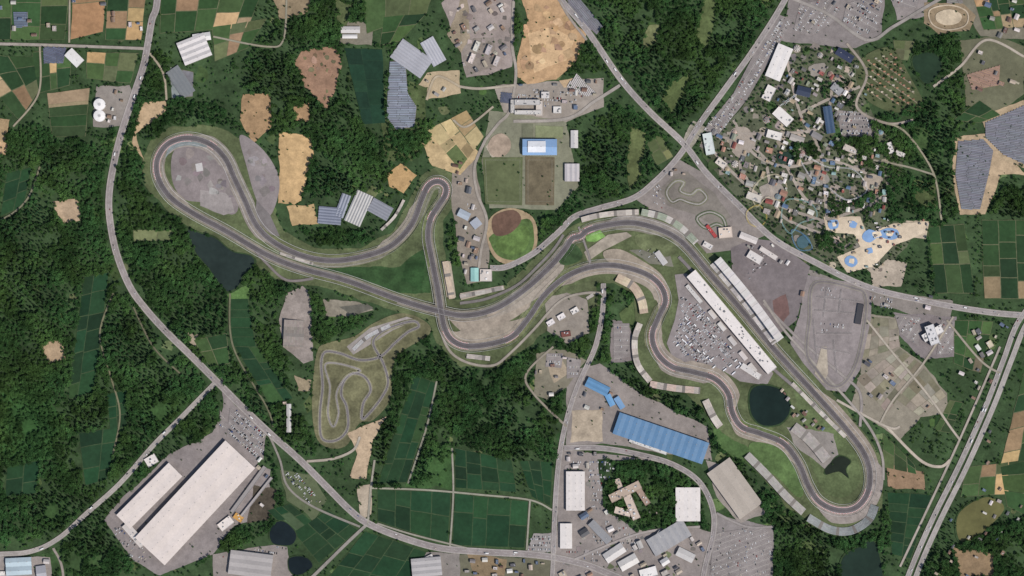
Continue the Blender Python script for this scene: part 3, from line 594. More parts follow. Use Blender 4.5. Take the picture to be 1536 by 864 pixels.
fields([(516,72),(574,74),(578,185),(544,186)],2,5,[(30,60,42),(34,64,44),(28,56,40)],.3,(44,72,50),'marsh_field')
for q,c in [([(975,38),(990,40),(985,62),(965,78),(962,60)],(112,118,78)),([(1055,-10),(1075,-10),(1068,50),(1055,75),(1045,50)],(88,102,60)),([(1005,125),(1035,110),(1030,140),(1005,170),(995,150)],(84,98,56)),([(948,188),(968,200),(962,260),(945,285),(940,250)],(90,100,60)),
   ([(500,0),(530,5),(520,40),(505,30)],(90,102,64)),([(340,440),(375,425),(372,450),(345,452)],(84,116,60)),([(1060,620),(1085,650),(1130,680),(1125,700),(1080,670)],(70,96,52)),
   ([(1040,180),(1060,190),(1035,225),(1022,215)],(150,144,128)),([(930,470),(950,450),(955,480),(940,500)],(80,96,56)),([(380,725),(415,735),(405,780),(370,785)],(84,76,64))]:
    patch('meadow',q,c,'grass',rough=2.5,z=.25)
for q,c in [([(0,590),(60,570),(90,620),(80,690),(30,700),(0,680)],(50,86,42)),([(640,660),(680,672),(680,735),(612,728)],(58,90,46)),([(220,580),(290,590),(256,640),(230,650),(205,620)],(54,84,42)),
   ([(60,750),(105,745),(100,785),(60,795)],(54,82,42)),([(560,140),(600,120),(640,130),(640,200),(620,240),(580,240)],(78,92,54)),([(60,830),(150,800),(160,864),(90,880)],(58,84,46)),([(610,395),(640,390),(632,435),(605,425)],(44,74,38)),
   ([(1360,190),(1400,195),(1405,240),(1370,235)],(62,86,46)),([(1370,270),(1405,280),(1400,320),(1365,315)],(84,98,58)),([(1330,340),(1300,320),(1330,310)],(74,94,54))]:
    patch('meadow',q,c,'grass',rough=4,z=.1,clr=False); stamp(clear,[(sum(p[0] for p in q)/len(q),sum(p[1] for p in q)/len(q))],12)
# sports grounds
patch('soccer_pitch',[(724,236),(784,236),(783,308),(728,306)],(94,102,68),'crop',z=.5); patch('sports_ground',[(788,234),(832,236),(831,308),(788,307)],(110,100,78),'soil',z=.5)
for q in [[(728,240),(780,240),(780,303),(731,302)],[(792,240),(828,240),(828,302),(792,302)]]:
    q=q+[q[0]]; ribbon('pitch_line',q,[(-.12,.12,(170,168,150),'paint',0)],z=.7,sm=False)
patch('sports_ground',[(738,206),(752,200),(764,208),(766,222),(756,234),(740,234),(732,220)],(170,150,130),'soil',sm=True,z=.55)
patch('running_ground',[(730,342),(740,322),(765,312),(795,322),(806,345),(802,378),(780,395),(752,394),(735,375)],(166,144,112),sm=True,z=.5)
patch('baseball_field',[(738,352),(790,328),(801,352),(796,378),(772,390),(748,384),(736,365)],(82,106,56),'grass',sm=True,z=.6); patch('baseball_field',[(745,362),(785,338),(794,355),(788,374),(770,382),(752,378)],(92,118,60),'grass',sm=True,z=.65); patch('baseball_infield',[(740,325),(770,315),(782,330),(765,350),(742,352)],(110,84,70),sm=True,z=.7)
for q,c in [([(783,186),(800,186),(800,206),(783,206)],(110,112,90)),([(803,188),(845,190),(844,208),(803,207)],(128,134,98)),([(662,392),(676,392),(684,446),(670,446)],(172,160,140)),([(690,440),(755,428),(757,434),(692,450)],(174,162,146))]:
    patch('sports_court',q,c,'asphalt',z=.6)
# ================================================================ WATER
for q,c in [([(283,345),(300,350),(325,360),(350,378),(378,385),(380,398),(365,412),(358,428),(342,437),(330,425),(312,400),(292,375)],(42,54,50)),([(1125,590),(1140,578),(1165,582),(1182,598),(1184,618),(1170,635),(1145,638),(1128,622)],(26,42,38)),
 ([(1250,690),(1262,684),(1276,692),(1268,704),(1272,716),(1258,708),(1240,712),(1238,704)],(34,42,32)),([(1437,772),(1478,746),(1506,762),(1472,800),(1440,810)],(100,98,58)),
 ([(1262,842),(1290,820),(1314,816),(1322,900),(1270,900)],(32,50,40)),([(406,790),(425,782),(444,800),(438,816),(410,815)],(28,38,42)),([(434,838),(458,836),(468,850),(450,862),(436,858)],(26,36,40)),([(1370,85),(1400,80),(1412,100),(1392,125),(1375,110)],(40,60,42))]:
    m_=(sum(p[0] for p in q)/len(q),sum(p[1] for p in q)/len(q))
    patch('pond_bank',roughen(smooth([lerp(m_,p,1.08) for p in q],True),1.5),(52,72,42),'grass',z=.5,clr=False)
    patch('pond',q,c,'water',sm=True,z=.7,rough=.8)
patch('pool_deck',[(1236,325),(1290,325),(1300,350),(1340,335),(1390,332),(1388,350),(1340,368),(1310,400),(1270,410),(1255,385),(1290,370),(1280,352),(1240,348)],(206,188,162),'asphalt',z=.75,rough=1)
for q in [[(1242,332),(1256,330),(1257,341),(1245,344)],[(1277,331),(1286,335),(1283,342),(1274,340)],[(1294,351),(1303,344),(1316,347),(1332,342),(1346,345),(1348,355),(1336,360),(1318,356),(1304,364),(1294,359)],[(1267,388),(1275,383),(1284,387),(1286,395),(1278,401),(1268,396)],[(1300,373),(1307,371),(1309,379),(1302,381)]]:
    patch('swimming_pool',q,(124,158,200),'water',sm=True,z=1.2)
for q in [[(1308,349),(1320,347),(1323,353),(1312,356)],[(1330,346),(1341,348),(1338,354),(1329,353)],[(1274,388),(1281,388),(1280,396),(1273,394)],[(1248,334),(1254,333),(1254,339),(1249,340)]]: patch('pool_island',q,(222,205,178),'soil',sm=True,z=1.4)
# ================================================================ KEY BUILDINGS
WH=(224,211,202)
bar('warehouse',(361,681),(226,826),61,14,WH,kind='gable',n=3,rise=.05); bar('warehouse',(264,704),(186,782),29,12,WH,kind='gable',n=2,rise=.05)
bar('warehouse_annex',(188,786),(216,818),12,8,(200,192,186),units=8)
bar('loading_canopy',(398,700),(348,768),6,6,(150,144,141),units=0); bar('loading_canopy',(408,716),(362,774),4,6,(165,158,155),units=0)
bar('shed',(330,792),(348,778),13,6,(222,212,204)); bar('shed',(352,772),(364,780),9,6,(200,150,76)); bar('shed',(220,695),(235,686),14,6,(220,212,206))
bar('factory',(924,634),(1058,680),33,11,(98,138,176),kind='saw',n=12,rise=.07,wall=(110,140,170)); bar('factory_annex',(880,572),(912,588),15,8,(98,146,188),kind='gable',n=2); bar('factory_annex',(911,592),(919,608),9,7,(110,164,210),kind='gable'); bar('factory_annex',(924,596),(934,612),9,7,(120,160,200),kind='gable'); bar('factory_annex',(944,660),(1000,680),5,5,(205,203,200),units=10)
rect('warehouse',849,707,877,765,10,(222,214,208),kind='gable',n=3,rise=.06); rect('shed',840,785,858,822,8,(224,217,211),kind='gable',rise=.06); rect('warehouse',1013,731,1050,781,11,(226,218,212),kind='gable',n=3,rise=.05)
bar('warehouse',(1077,698),(1126,766),42,10,(178,167,154),kind='gable',n=2,rise=.03); bar('shed',(886,783),(914,812),12,7,(150,150,152),kind='gable'); bar('shed',(976,822),(1030,790),28,9,(166,165,166),kind='saw',n=6); bar('shed',(1016,826),(1040,838),14,7,(200,196,192),kind='gable')
bar('shed',(908,838),(935,820),16,7,(205,200,196),kind='gable'); bar('shed',(930,850),(955,836),16,7,(215,210,204),kind='gable'); bar('shed',(960,862),(985,855),14,7,(226,222,218)); bar('shed',(985,800),(1000,812),14,6,(190,188,186),kind='gable')
bar('hotel',(915,748),(960,726),13,14,(178,158,140),units=14); bar('hotel',(938,738),(955,778),12,12,(196,178,162),units=12); bar('hotel',(922,764),(946,770),10,10,(206,188,172),units=8); bar('hotel',(955,730),(972,756),9,10,(160,136,120),units=8); bar('hotel',(925,718),(932,735),8,9,(190,172,156),units=5)
bar('pit_building',(1036,410),(1158,556),17,14,(224,216,211),kind='flat',units=34); bar('pit_roof_terrace',(1030,428),(1052,454),6,5,(200,196,192),units=4)
for a in [(1064,466),(1078,484),(1094,506),(1110,528),(1124,546)]: bar('paddock_building',a,(a[0]+9,a[1]+11),7,5,jit((208,202,196),.05),kind='gable')
bar('paddock_building',(985,378),(998,396),9,5,(200,196,192),kind='gable'); bar('medical_building',(1112,548),(1140,566),9,6,(205,200,196),units=6)
stand('grandstand',[(1072,392),(1120,450),(1166,512)],19,12,14,(190,185,182),side=-1,cols=[(196,190,186),(176,170,168),(205,198,194)],roof=(206,200,196))
bar('medical_centre',(1122,380),(1142,392),12,8,(210,203,198)); bar('gate_building',(1110,352),(1135,362),10,7,(215,206,200),kind='gable'); bar('gate_building',(1140,372),(1165,388),7,7,(205,196,190)); 
bar('ticket_hall',(1060,338),(1074,356),5,5,(176,66,64)); bar('shop',(1078,350),(1098,348),16,7,(214,196,180)); bar('shop',(1055,365),(1068,372),8,6,(210,203,198))
bar('farm_shed',(272,82),(312,66),36,9,(212,206,203),kind='gable',n=4,rise=.12); bar('farm_shed',(290,58),(316,54),12,7,(224,220,216),kind='gable'); bar('farm_shed',(103,78),(121,96),16,7,(228,224,220),kind='gable'); bar('farm_shed',(258,104),(284,142),22,4,(128,132,134),kind='gable',n=4)
rect('farm_shed',512,40,540,50,6,(205,200,196),kind='gable'); rect('farm_shed',514,52,536,58,6,(222,218,214),kind='gable')
greenhouse((595,72),(640,104),34,7,(178,178,184)); greenhouse((640,60),(660,95),22,5,(190,190,196)); solar([(585,92),(608,90),(612,140),(625,160),(622,190),(595,195),(580,175),(582,130)],0,2.6,(132,140,154))
solar([(65,70),(100,72),(95,95),(66,95)],20,2.4,(92,98,118)); solar([(20,18),(42,18),(42,40),(22,42)],0,2.4,(100,112,130)); solar([(752,138),(768,140),(768,156),(750,154)],60,2.4,(90,98,120)); solar([(865,110),(895,140),(880,145),(850,130)],-60,2.6,(120,116,118))
greenhouse((478,322),(512,325),26,6,(136,142,158)); greenhouse((520,292),(508,325),14,3,(150,155,168)); greenhouse((548,290),(528,335),26,6,(190,188,185)); greenhouse((556,306),(585,322),22,5,(150,152,160)); solar([(850,0),(870,0),(905,40),(895,52),(870,30)],50,2.6,(130,130,138))
SOL=(118,120,130)
solar([(1437,212),(1475,209),(1490,226),(1483,262),(1470,314),(1442,314),(1433,262)],8,2.5,SOL); solar([(1478,184),(1536,158),(1600,160),(1600,255),(1540,248),(1505,232),(1478,206)],8,2.5,SOL); solar([(1450,112),(1500,98),(1498,128),(1458,135)],20,3,(146,116,104),base=(166,138,110))
solar([(1420,-10),(1440,-10),(1445,5),(1420,5)],10,2.6,(130,125,120))
rect('school',772,150,810,158,12,(188,184,180),units=8); rect('school',772,166,812,172,12,(200,196,190),units=8); rect('school',804,152,814,174,9,(200,190,180),units=3); rect('office',766,150,772,170,9,(190,186,180)); rect('office',812,138,824,148,8,(205,200,196)); rect('office',830,160,842,170,6,(216,212,206))
rect('gymnasium',784,209,835,233,11,(134,170,212),kind='gable',rise=.1,wall=(200,205,210)); rect('gymnasium_roof_crown',792,212,818,229,15,(226,228,232),kind='gable',rise=.1); rect('shed',856,196,867,222,6,(208,204,200),kind='gable'); rect('shed',847,246,869,272,8,(196,190,190),kind='gable',n=3)
bar('exhibition_hall',(1178,70),(1158,118),24,10,(228,222,217),kind='gable',n=2,rise=.06); bar('exhibition_hall',(1158,130),(1148,150),14,7,(218,211,205)); bar('office_building',(1384,508),(1412,492),12,12,(218,214,210),units=10); bar('office_building',(1392,488),(1402,516),14,16,(206,204,204),units=10)
bar('shed',(10,850),(48,848),26,8,(180,198,206),kind='gable',n=2); bar('shed',(56,860),(70,858),22,7,(170,170,175),kind='gable'); bar('factory',(345,842),(408,850),36,10,(172,166,163),kind='gable',n=3,rise=.06); bar('factory',(618,852),(662,848),28,9,(176,172,171),kind='gable',n=3,rise=.08); bar('shed',(640,840),(650,835),10,6,(215,210,205))
rect('shed',430,606,437,648,5,(196,192,188),kind='gable'); rect('shed',706,402,718,422,6,(150,200,192),kind='gable'); rect('shed',720,404,738,422,6,(205,195,186),kind='flat'); bar('shed',(688,318),(704,326),12,7,(172,182,192),kind='gable'); bar('shed',(710,330),(718,340),14,6,(170,176,186),kind='gable')
for p in [(836,462),(850,452),(842,475),(856,478),(826,484),(862,466)]: bar('paddock_office',(p[0]-5,p[1]+3),(p[0]+5,p[1]-3),8,6,jit((222,216,212),.04),units=3,check=True)
bar('hut',(842,502),(856,500),8,5,(120,70,62))
for p in [(733,75),(728,90),(715,70),(745,92),(708,88)]: bar('plant_building',(p[0]-3,p[1]+7),(p[0]+3,p[1]-7),7,8,jit((200,192,184),.1),check=True)
for p in [(150,157),(150,174)]:
    b=MB(); c=C((232,228,224)); b.cyl(0,0,14,0,11,c,'wall',32,cap=False); b.cyl(0,0,14,11,13,c,'wall',32,r2=4); b.cyl(0,0,4.02,13,13.3,C((190,188,186)),'wall',16); b.cyl(0,0,1,13,14.5,C((150,150,150)),'wall',8); b.box(13.8,15,-.5,.5,0,12,C((120,120,120)),'wall')
    x,y=W(p); b.obj('storage_tank',(x,y,.5)); stamp(clear,[p],11); stamp(occ,[p],11)
SC=[(186,176,166),(168,160,152),(196,188,178)]
stand('grandstand',[(872,330),(895,324),(925,320),(958,318)],8,7,7,cols=SC,side=-1); stand('grandstand',[(962,318),(995,326),(1022,342),(1044,364)],10,7,8,cols=[(150,158,140),(188,183,176)],side=-1)
stand('grandstand',[(925,416),(950,430),(962,450),(966,470)],13,8,7,cols=[(192,172,148),(200,184,156),(178,158,138)]); stand('grandstand',[(960,485),(952,510),(956,545),(975,572)],9,6,6,cols=SC)
stand('grandstand',[(975,576),(1010,582),(1050,586)],10,6,6,cols=[(200,177,163),(180,170,160)],side=1); stand('grandstand',[(1058,600),(1070,625),(1080,640)],11,7,7,cols=SC); stand('grandstand',[(1120,682),(1150,712),(1180,745),(1205,768)],12,8,8,(162,158,152),side=1)
stand('grandstand',[(1212,776),(1245,794),(1275,796),(1302,780),(1312,758)],12,8,8,cols=[(150,154,153),(140,145,144)]); stand('grandstand',[(1190,640),(1215,660),(1240,690)],16,6,5,cols=[(160,153,147)]); stand('grandstand',[(1188,575),(1230,618),(1268,655)],6,4,3,cols=SC,side=-1)
stand('grandstand',[(442,480),(440,520)],30,12,9,cols=[(146,136,128),(134,126,118)]); stand('grandstand',[(690,445),(755,432)],6,4,4,cols=SC); stand('grandstand',[(668,392),(678,448)],9,5,4,cols=[(190,172,150)]); stand('grandstand',[(700,534),(735,538)],7,4,4,cols=SC)
stand('grandstand',[(420,380),(470,396)],4,3,3,cols=SC); stand('grandstand',[(606,300),(592,325),(572,345)],4,3,3,cols=SC); stand('grandstand',[(880,448),(890,442)],5,3,3,cols=SC)
stand('grandstand',[(530,525),(552,505),(585,488)],6,4,3,cols=[(190,188,185)])
# ================================================================ CAR PARKS
lot([(1163,20),(1190,30),(1120,150),(1075,205),(1055,195),(1100,140)],-58,.55); lot([(1200,5),(1262,-5),(1255,30),(1215,55),(1190,45)],-58,.45); lot([(1270,5),(1325,-10),(1318,45),(1285,55),(1262,40)],28,.45); lot([(1330,-20),(1385,-20),(1375,12),(1340,10)],20,.2)
lot([(1255,165),(1300,170),(1310,205),(1262,205)],0,.45); lot([(1022,440),(1060,470),(1105,530),(1095,555),(1040,540),(1008,520),(1020,480)],48,.6,draw=False,paint=False,rs=7.5); lot([(775,138),(850,132),(890,130),(880,150),(820,160),(775,148)],5,.4,draw=False); lot([(1342,472),(1380,475),(1378,520),(1350,500)],-60,.3); lot([(1412,480),(1432,482),(1428,530),(1405,532)],-60,.25)
lot([(340,655),(345,612),(370,625),(398,655),(395,690)],42,.65); lot([(330,615),(345,640),(330,650)],42,.5); lot([(155,770),(170,800),(195,835),(215,850),(225,835),(180,790)],40,.35,draw=False); lot([(425,708),(450,712),(482,752),(472,765),(440,738)],50,.5,draw=False); lot([(1070,800),(1150,788),(1160,812),(1155,864),(1065,864)],-20,.12,rs=7.5)
lot([(882,695),(910,690),(925,700),(900,740),(905,770),(885,765)],0,.4,draw=False); lot([(880,770),(960,800),(960,830),(890,820)],0,.4,draw=False); lot([(842,825),(905,830),(900,845),(842,840)],0,.4,draw=False); lot([(820,530),(845,530),(842,552),(818,550)],0,.4); lot([(850,535),(872,540),(868,565),(850,568)],0,.3)
lot([(325,838),(345,830),(430,820),(436,832),(350,838)],10,.4,draw=False); lot([(1300,440),(1340,450),(1340,462),(1305,455)],10,.3,draw=False); lot([(920,485),(944,485),(946,535),(920,540)],0,.08); lot([(790,805),(828,802),(828,826),(790,826)],0,.45,draw=False); lot([(955,375),(978,372),(1000,395),(990,402)],45,.2,draw=False); lot([(700,300),(715,300),(720,320),(700,322)],0,.4,draw=False)
lot([(1106,390),(1130,372),(1160,376),(1150,400),(1125,420)],50,.15,draw=False); lot([(850,690),(878,690),(878,703),(850,703)],0,.4,draw=False); lot([(970,285),(990,270),(1000,310),(985,312)],-40,.3,draw=False)
for _ in range(34):
    p=rnd([(1030,440),(1060,465),(1125,545),(1150,575),(1100,560),(1040,540),(1010,520),(1018,470)])
    if not at(occ,p): put(random.choice([TRUCK,BUS]),'transporter_truck',p,math.radians(random.choice([-50,40])),1.0); stamp(occ,[p],4)
for p,n in ((hw,40),(r4,60),(r5,35),(r3,10),(ra,25),(rm,16),(rc,12)): traffic(p,n)
# ================================================================ THEME PARK
park=[(1045,205),(1100,180),(1150,110),(1200,68),(1290,75),(1300,150),(1325,200),(1360,232),(1325,330),(1385,330),(1330,410),(1250,400),(1165,350),(1112,302),(1066,252)]
patch('park_paving',park,(88,94,72),'grass',rough=3,z=.1,clr=False)
blobs('park_path',park,150,2,9,[(152,143,130),(164,151,136),(136,128,118),(60,86,48),(76,96,56),(144,135,124),(118,114,108),(128,120,112)],z=.25,mat='asphalt'); 
PC=[(222,217,211),(208,199,190),(168,161,154),(178,132,110),(96,120,148),(136,164,162),(180,160,130),(226,221,215),(100,100,104),(150,82,74),(138,143,122),(200,192,182),(120,116,112),(150,144,138)]
for p in [[(1060,215),(1100,260),(1150,300),(1230,330)],[(1100,180),(1130,230),(1180,250),(1240,240),(1300,260)],[(1150,250),(1170,320),(1230,350)],[(1180,90),(1200,170),(1230,230),(1240,330)],[(1090,200),(1150,200),(1230,190),(1250,120)],[(1075,205),(1120,215),(1150,240)],[(1240,330),(1300,310),(1330,290)],[(1200,170),(1240,150),(1290,130)],[(1180,250),(1210,300),(1240,300)],[(1120,215),(1110,250),(1130,280)]]:
    ribbon('park_promenade',p,[(-2.2,2.2,(160,149,137),'asphalt',0)],z=.75,occm=False,clr=.5)
for q,c in [([(1095,198),(1118,192),(1132,212),(1118,234),(1096,228)],(160,148,135)),([(1140,280),(1170,275),(1176,296),(1152,306)],(150,141,131)),([(1210,258),(1232,254),(1244,272),(1218,280)],(144,138,129)),([(1294,266),(1320,262),(1314,285),(1298,286)],(164,151,135)),([(1213,98),(1235,95),(1238,110),(1217,114)],(148,140,130))]:
    patch('park_plaza',q,c,'asphalt',sm=True,z=.6,rough=2)
patch('pond',[(1196,358),(1208,352),(1216,364),(1204,373),(1196,368)],(70,98,106),'water',sm=True,z=.9); patch('pond',[(1165,232),(1185,228),(1190,240),(1172,246)],(44,66,56),'water',sm=True,z=.9)
bar('theme_hall',(1195,135),(1215,140),14,9,(56,66,88),kind='gable'); bar('theme_hall',(1240,160),(1246,200),13,10,(68,90,118),kind='gable',n=2); bar('theme_hall',(1163,165),(1185,185),16,9,(224,218,212)); bar('theme_hall',(1150,200),(1172,206),12,9,(218,212,205)); bar('theme_hall',(1332,214),(1337,230),8,9,(216,210,204),units=6); bar('theme_hall',(1343,228),(1356,234),7,7,(200,193,186),units=5); bar('theme_hall',(1060,200),(1066,232),14,8,(203,210,206)); bar('theme_hall',(1255,76),(1278,90),12,8,(56,64,90),kind='gable'); bar('theme_hall',(1120,292),(1142,300),11,8,(196,188,176)); bar('theme_hall',(1075,240),(1088,250),10,7,(210,200,188)); bar('theme_hall',(1248,128),(1262,140),12,8,(150,150,152)); bar('theme_hall',(1185,205),(1205,212),10,8,(176,168,160),kind='gable'); bar('theme_hall',(1265,220),(1285,228),9,7,(190,180,168)); bar('theme_hall',(1218,200),(1232,208),9,7,(140,136,134),kind='gable')
houses([(1065,205),(1110,195),(1180,200),(1240,260),(1220,340),(1150,330),(1100,280)],170,20,3,11,PC,'theme_pavilion'); houses([(1160,110),(1290,75),(1300,150),(1270,230),(1170,210)],115,30,3,10,PC,'theme_pavilion'); houses([(1230,230),(1330,220),(1330,325),(1240,330)],85,10,3,8,PC,'theme_pavilion'); houses([(1240,325),(1390,330),(1330,400),(1260,400)],30,0,2.5,5,PC,'pool_hut'); houses([(1300,330),(1395,330),(1390,350),(1320,365)],10,0,2.5,4,PC,'pool_hut')
for i in range(20):
    p=rnd(park)
    if at(occ,p): continue
    b=MB(); r=U(4,8); c=random.choice(PC); c2=random.choice(PC); n=16
    b.cyl(0,0,r*1.3,0,.4,C((166,155,142)),'soil',24); b.cyl(0,0,.5,.4,6,C((150,150,150)),'wall',8)
    for k in range(n):
        a=6.283*k/n; a2=6.283*(k+1)/n
        b.face([(r*math.cos(a),r*math.sin(a),4),(r*math.cos(a2),r*math.sin(a2),4),(0,0,7)],C(c if k%2 else c2),'paint')
        if k%4==0: b.cyl(r*.9*math.cos(a),r*.9*math.sin(a),.15,.4,4,C((180,180,180)),'wall',6)
    x,y=W(p); b.obj('carousel',(x,y,.8)); stamp(occ,[p],r/S+1); stamp(clear,[p],r/S+1)
def coaster(pts,col,h=9):
    p=smooth(pts,True,2.5); b=MB(); n=len(p); zz=[h*(.65+.35*math.sin(i*.23)+.2*math.sin(i*.11+2)) for i in range(n)]
    stamp(clear,p,2)
    for o in (-.55,.55):
        A=[W(q) for q in offs(p,o,True)]
        for i in range(n): b.tube((*A[i],zz[i]),(*A[(i+1)%n],zz[(i+1)%n]),.4,C(col),'paint',4)
    for i in range(0,n,2):
        x,y=W(p[i]); b.tube((x,y,.5),(x,y,zz[i]),.25,C((190,190,190)),'paint',5); a=W(offs(p,-.6,True)[i]); c=W(offs(p,.6,True)[i]); b.tube((*a,zz[i]),(*c,zz[i]),.2,C(col),'paint',4)
    b.obj('roller_coaster')
coaster([(1140,270),(1165,262),(1180,280),(1170,300),(1150,296),(1135,310),(1128,290)],(230,215,180)); coaster([(1180,300),(1215,305),(1225,325),(1200,335),(1185,350),(1172,330)],(140,188,188)); coaster([(1120,318),(1138,308),(1150,325),(1140,340),(1124,335)],(215,190,90),6); coaster([(1200,232),(1240,250),(1280,255),(1300,285),(1270,300),(1240,280),(1215,265)],(226,226,226)); coaster([(1188,345),(1205,352),(1218,372),(1200,375),(1190,362)],(100,150,196),7)
b=MB(); Rr=24; n=28
for k in range(n):
    a=6.283*k/n; a2=6.283*(k+1)/n
    for yy in (-1.4,1.4): b.tube((Rr*math.cos(a),yy,28+Rr*math.sin(a)),(Rr*math.cos(a2),yy,28+Rr*math.sin(a2)),.4,C((230,230,230)),'paint',4); b.tube((0,yy,28),(Rr*math.cos(a),yy,28+Rr*math.sin(a)),.18,C((210,210,210)),'paint',4)
    if k%2==0: b.box(Rr*math.cos(a)-1.1,Rr*math.cos(a)+1.1,-1,1,28+Rr*math.sin(a)-3,28+Rr*math.sin(a)-.8,C(PC[k%11]),'paint')
for sx in (-9,9):
    for sy in (-5,5): b.tube((sx,sy,0),(0,sy*.4,28),.7,C((225,225,225)),'paint',6)
x,y=W((1180,152)); b.obj('ferris_wheel',(x,y,.6),.6)
patch('garden_plot',[(1292,88),(1335,72),(1365,115),(1385,162),(1340,168),(1300,150),(1285,120)],(84,92,60),'soil',sm=True,z=.4,clr=False)
for a,c in rows([(1298,92),(1340,80),(1365,120),(1376,156),(1340,158),(1300,140)],35,9):
    L=math.dist(a,c); t=2
    ribbon('garden_path',[a,lerp(a,c,.5),c],[(-.7,.7,(138,127,106),'soil',0)],z=.6,mark=False)
    while t<L: 
        p=lerp(a,c,t/L); bar('camping_cabin',(p[0]-1.5,p[1]-1.5),(p[0]+1.5,p[1]-1.5),2.2,3,jit((160,118,90) if R()<.6 else (180,170,150),.15),kind='gable',check=True,units=0); t+=U(6,11)
for q,n,a,s0,s1 in [([(682,240),(712,240),(722,300),(734,340),(728,400),(700,420),(688,360)],46,15,4,10),([(690,0),(760,-10),(768,60),(765,100),(700,108),(670,50)],36,60,4,11),([(1470,-10),(1536,-10),(1536,60),(1480,55)],14,20,5,9),([(1440,70),(1536,75),(1530,140),(1450,150)],10,20,5,10),
   ([(840,672),(895,680),(890,700),(845,700)],16,0,4,9),([(880,760),(1060,800),(1050,870),(840,870)],80,-28,5,14),([(690,832),(825,838),(825,864),(690,864)],26,0,4,8),([(145,130),(195,130),(200,150),(180,185),(140,185)],10,10,4,7),([(1300,430),(1430,450),(1425,470),(1310,455)],18,15,4,9),
   ([(1440,650),(1500,640),(1480,700),(1430,700)],16,30,4,8),([(1430,745),(1536,720),(1536,864),(1400,864)],26,30,4,8),([(0,0),(220,0),(215,60),(0,60)],16,0,4,8),([(1440,560),(1500,480),(1536,500),(1460,680)],12,30,4,8),([(1165,580),(1200,600),(1240,650),(1200,640)],18,45,3,7),([(740,128),(905,118),(905,150),(850,175)],16,0,4,8),
   ([(1450,490),(1480,500),(1490,530),(1455,545)],14,60,5,12),([(1300,490),(1400,590),(1400,620),(1300,600)],12,40,4,9),([(380,640),(405,700),(405,760),(380,780)],8,42,4,9),([(-60,840),(75,840),(80,880),(-60,880)],12,0,5,10),([(640,110),(690,105),(690,140),(640,150)],6,30,4,8),([(1230,60),(1290,80),(1285,110),(1240,105)],8,20,4,9),([(800,560),(850,530),(830,600)],6,0,4,7),([(420,600),(445,605),(440,660),(425,655)],4,0,4,8),([(1000,235),(1055,262),(1040,262),(990,275)],6,0,3,6),([(1100,360),(1165,365),(1200,400),(1150,395)],12,40,3,8),([(850,580),(900,560),(960,605),(860,640)],8,25,4,8),([(1185,0),(1325,-10),(1320,55),(1200,60)],8,-58,4,8)]:
    houses(q,n,a,s0,s1)
blobs('yard_clutter',[(668,10),(765,0),(768,100),(700,110)],40,1.5,6,[(124,115,108),(168,158,148),(180,170,160),(108,102,96)],'soil')
blobs('yard_clutter',[(840,672),(1060,800),(1050,870),(840,870)],50,2,6,[(124,118,115),(156,148,142),(96,104,74),(166,158,150)],'asphalt'); blobs('yard_clutter',[(785,0),(850,20),(870,60),(835,110),(785,115)],36,2,9,[(202,168,126),(178,142,104),(194,159,117),(168,134,100),(160,130,102)],'soil',z=.4); blobs('yard_clutter',[(452,85),(500,76),(503,118),(486,150)],18,2,6,[(162,130,106),(144,114,92),(134,114,86),(110,106,76)],'soil',z=.4)
ribbon('arena_fence',[(1395,15),(1425,8),(1450,18),(1448,38),(1420,45),(1398,36)],[(-1,1,(190,173,148),'soil',0)],closed=True,z=.8); patch('arena_sand',[(1405,20),(1425,14),(1442,22),(1438,34),(1420,38),(1405,32)],(196,178,150),'soil',sm=True,z=.7)
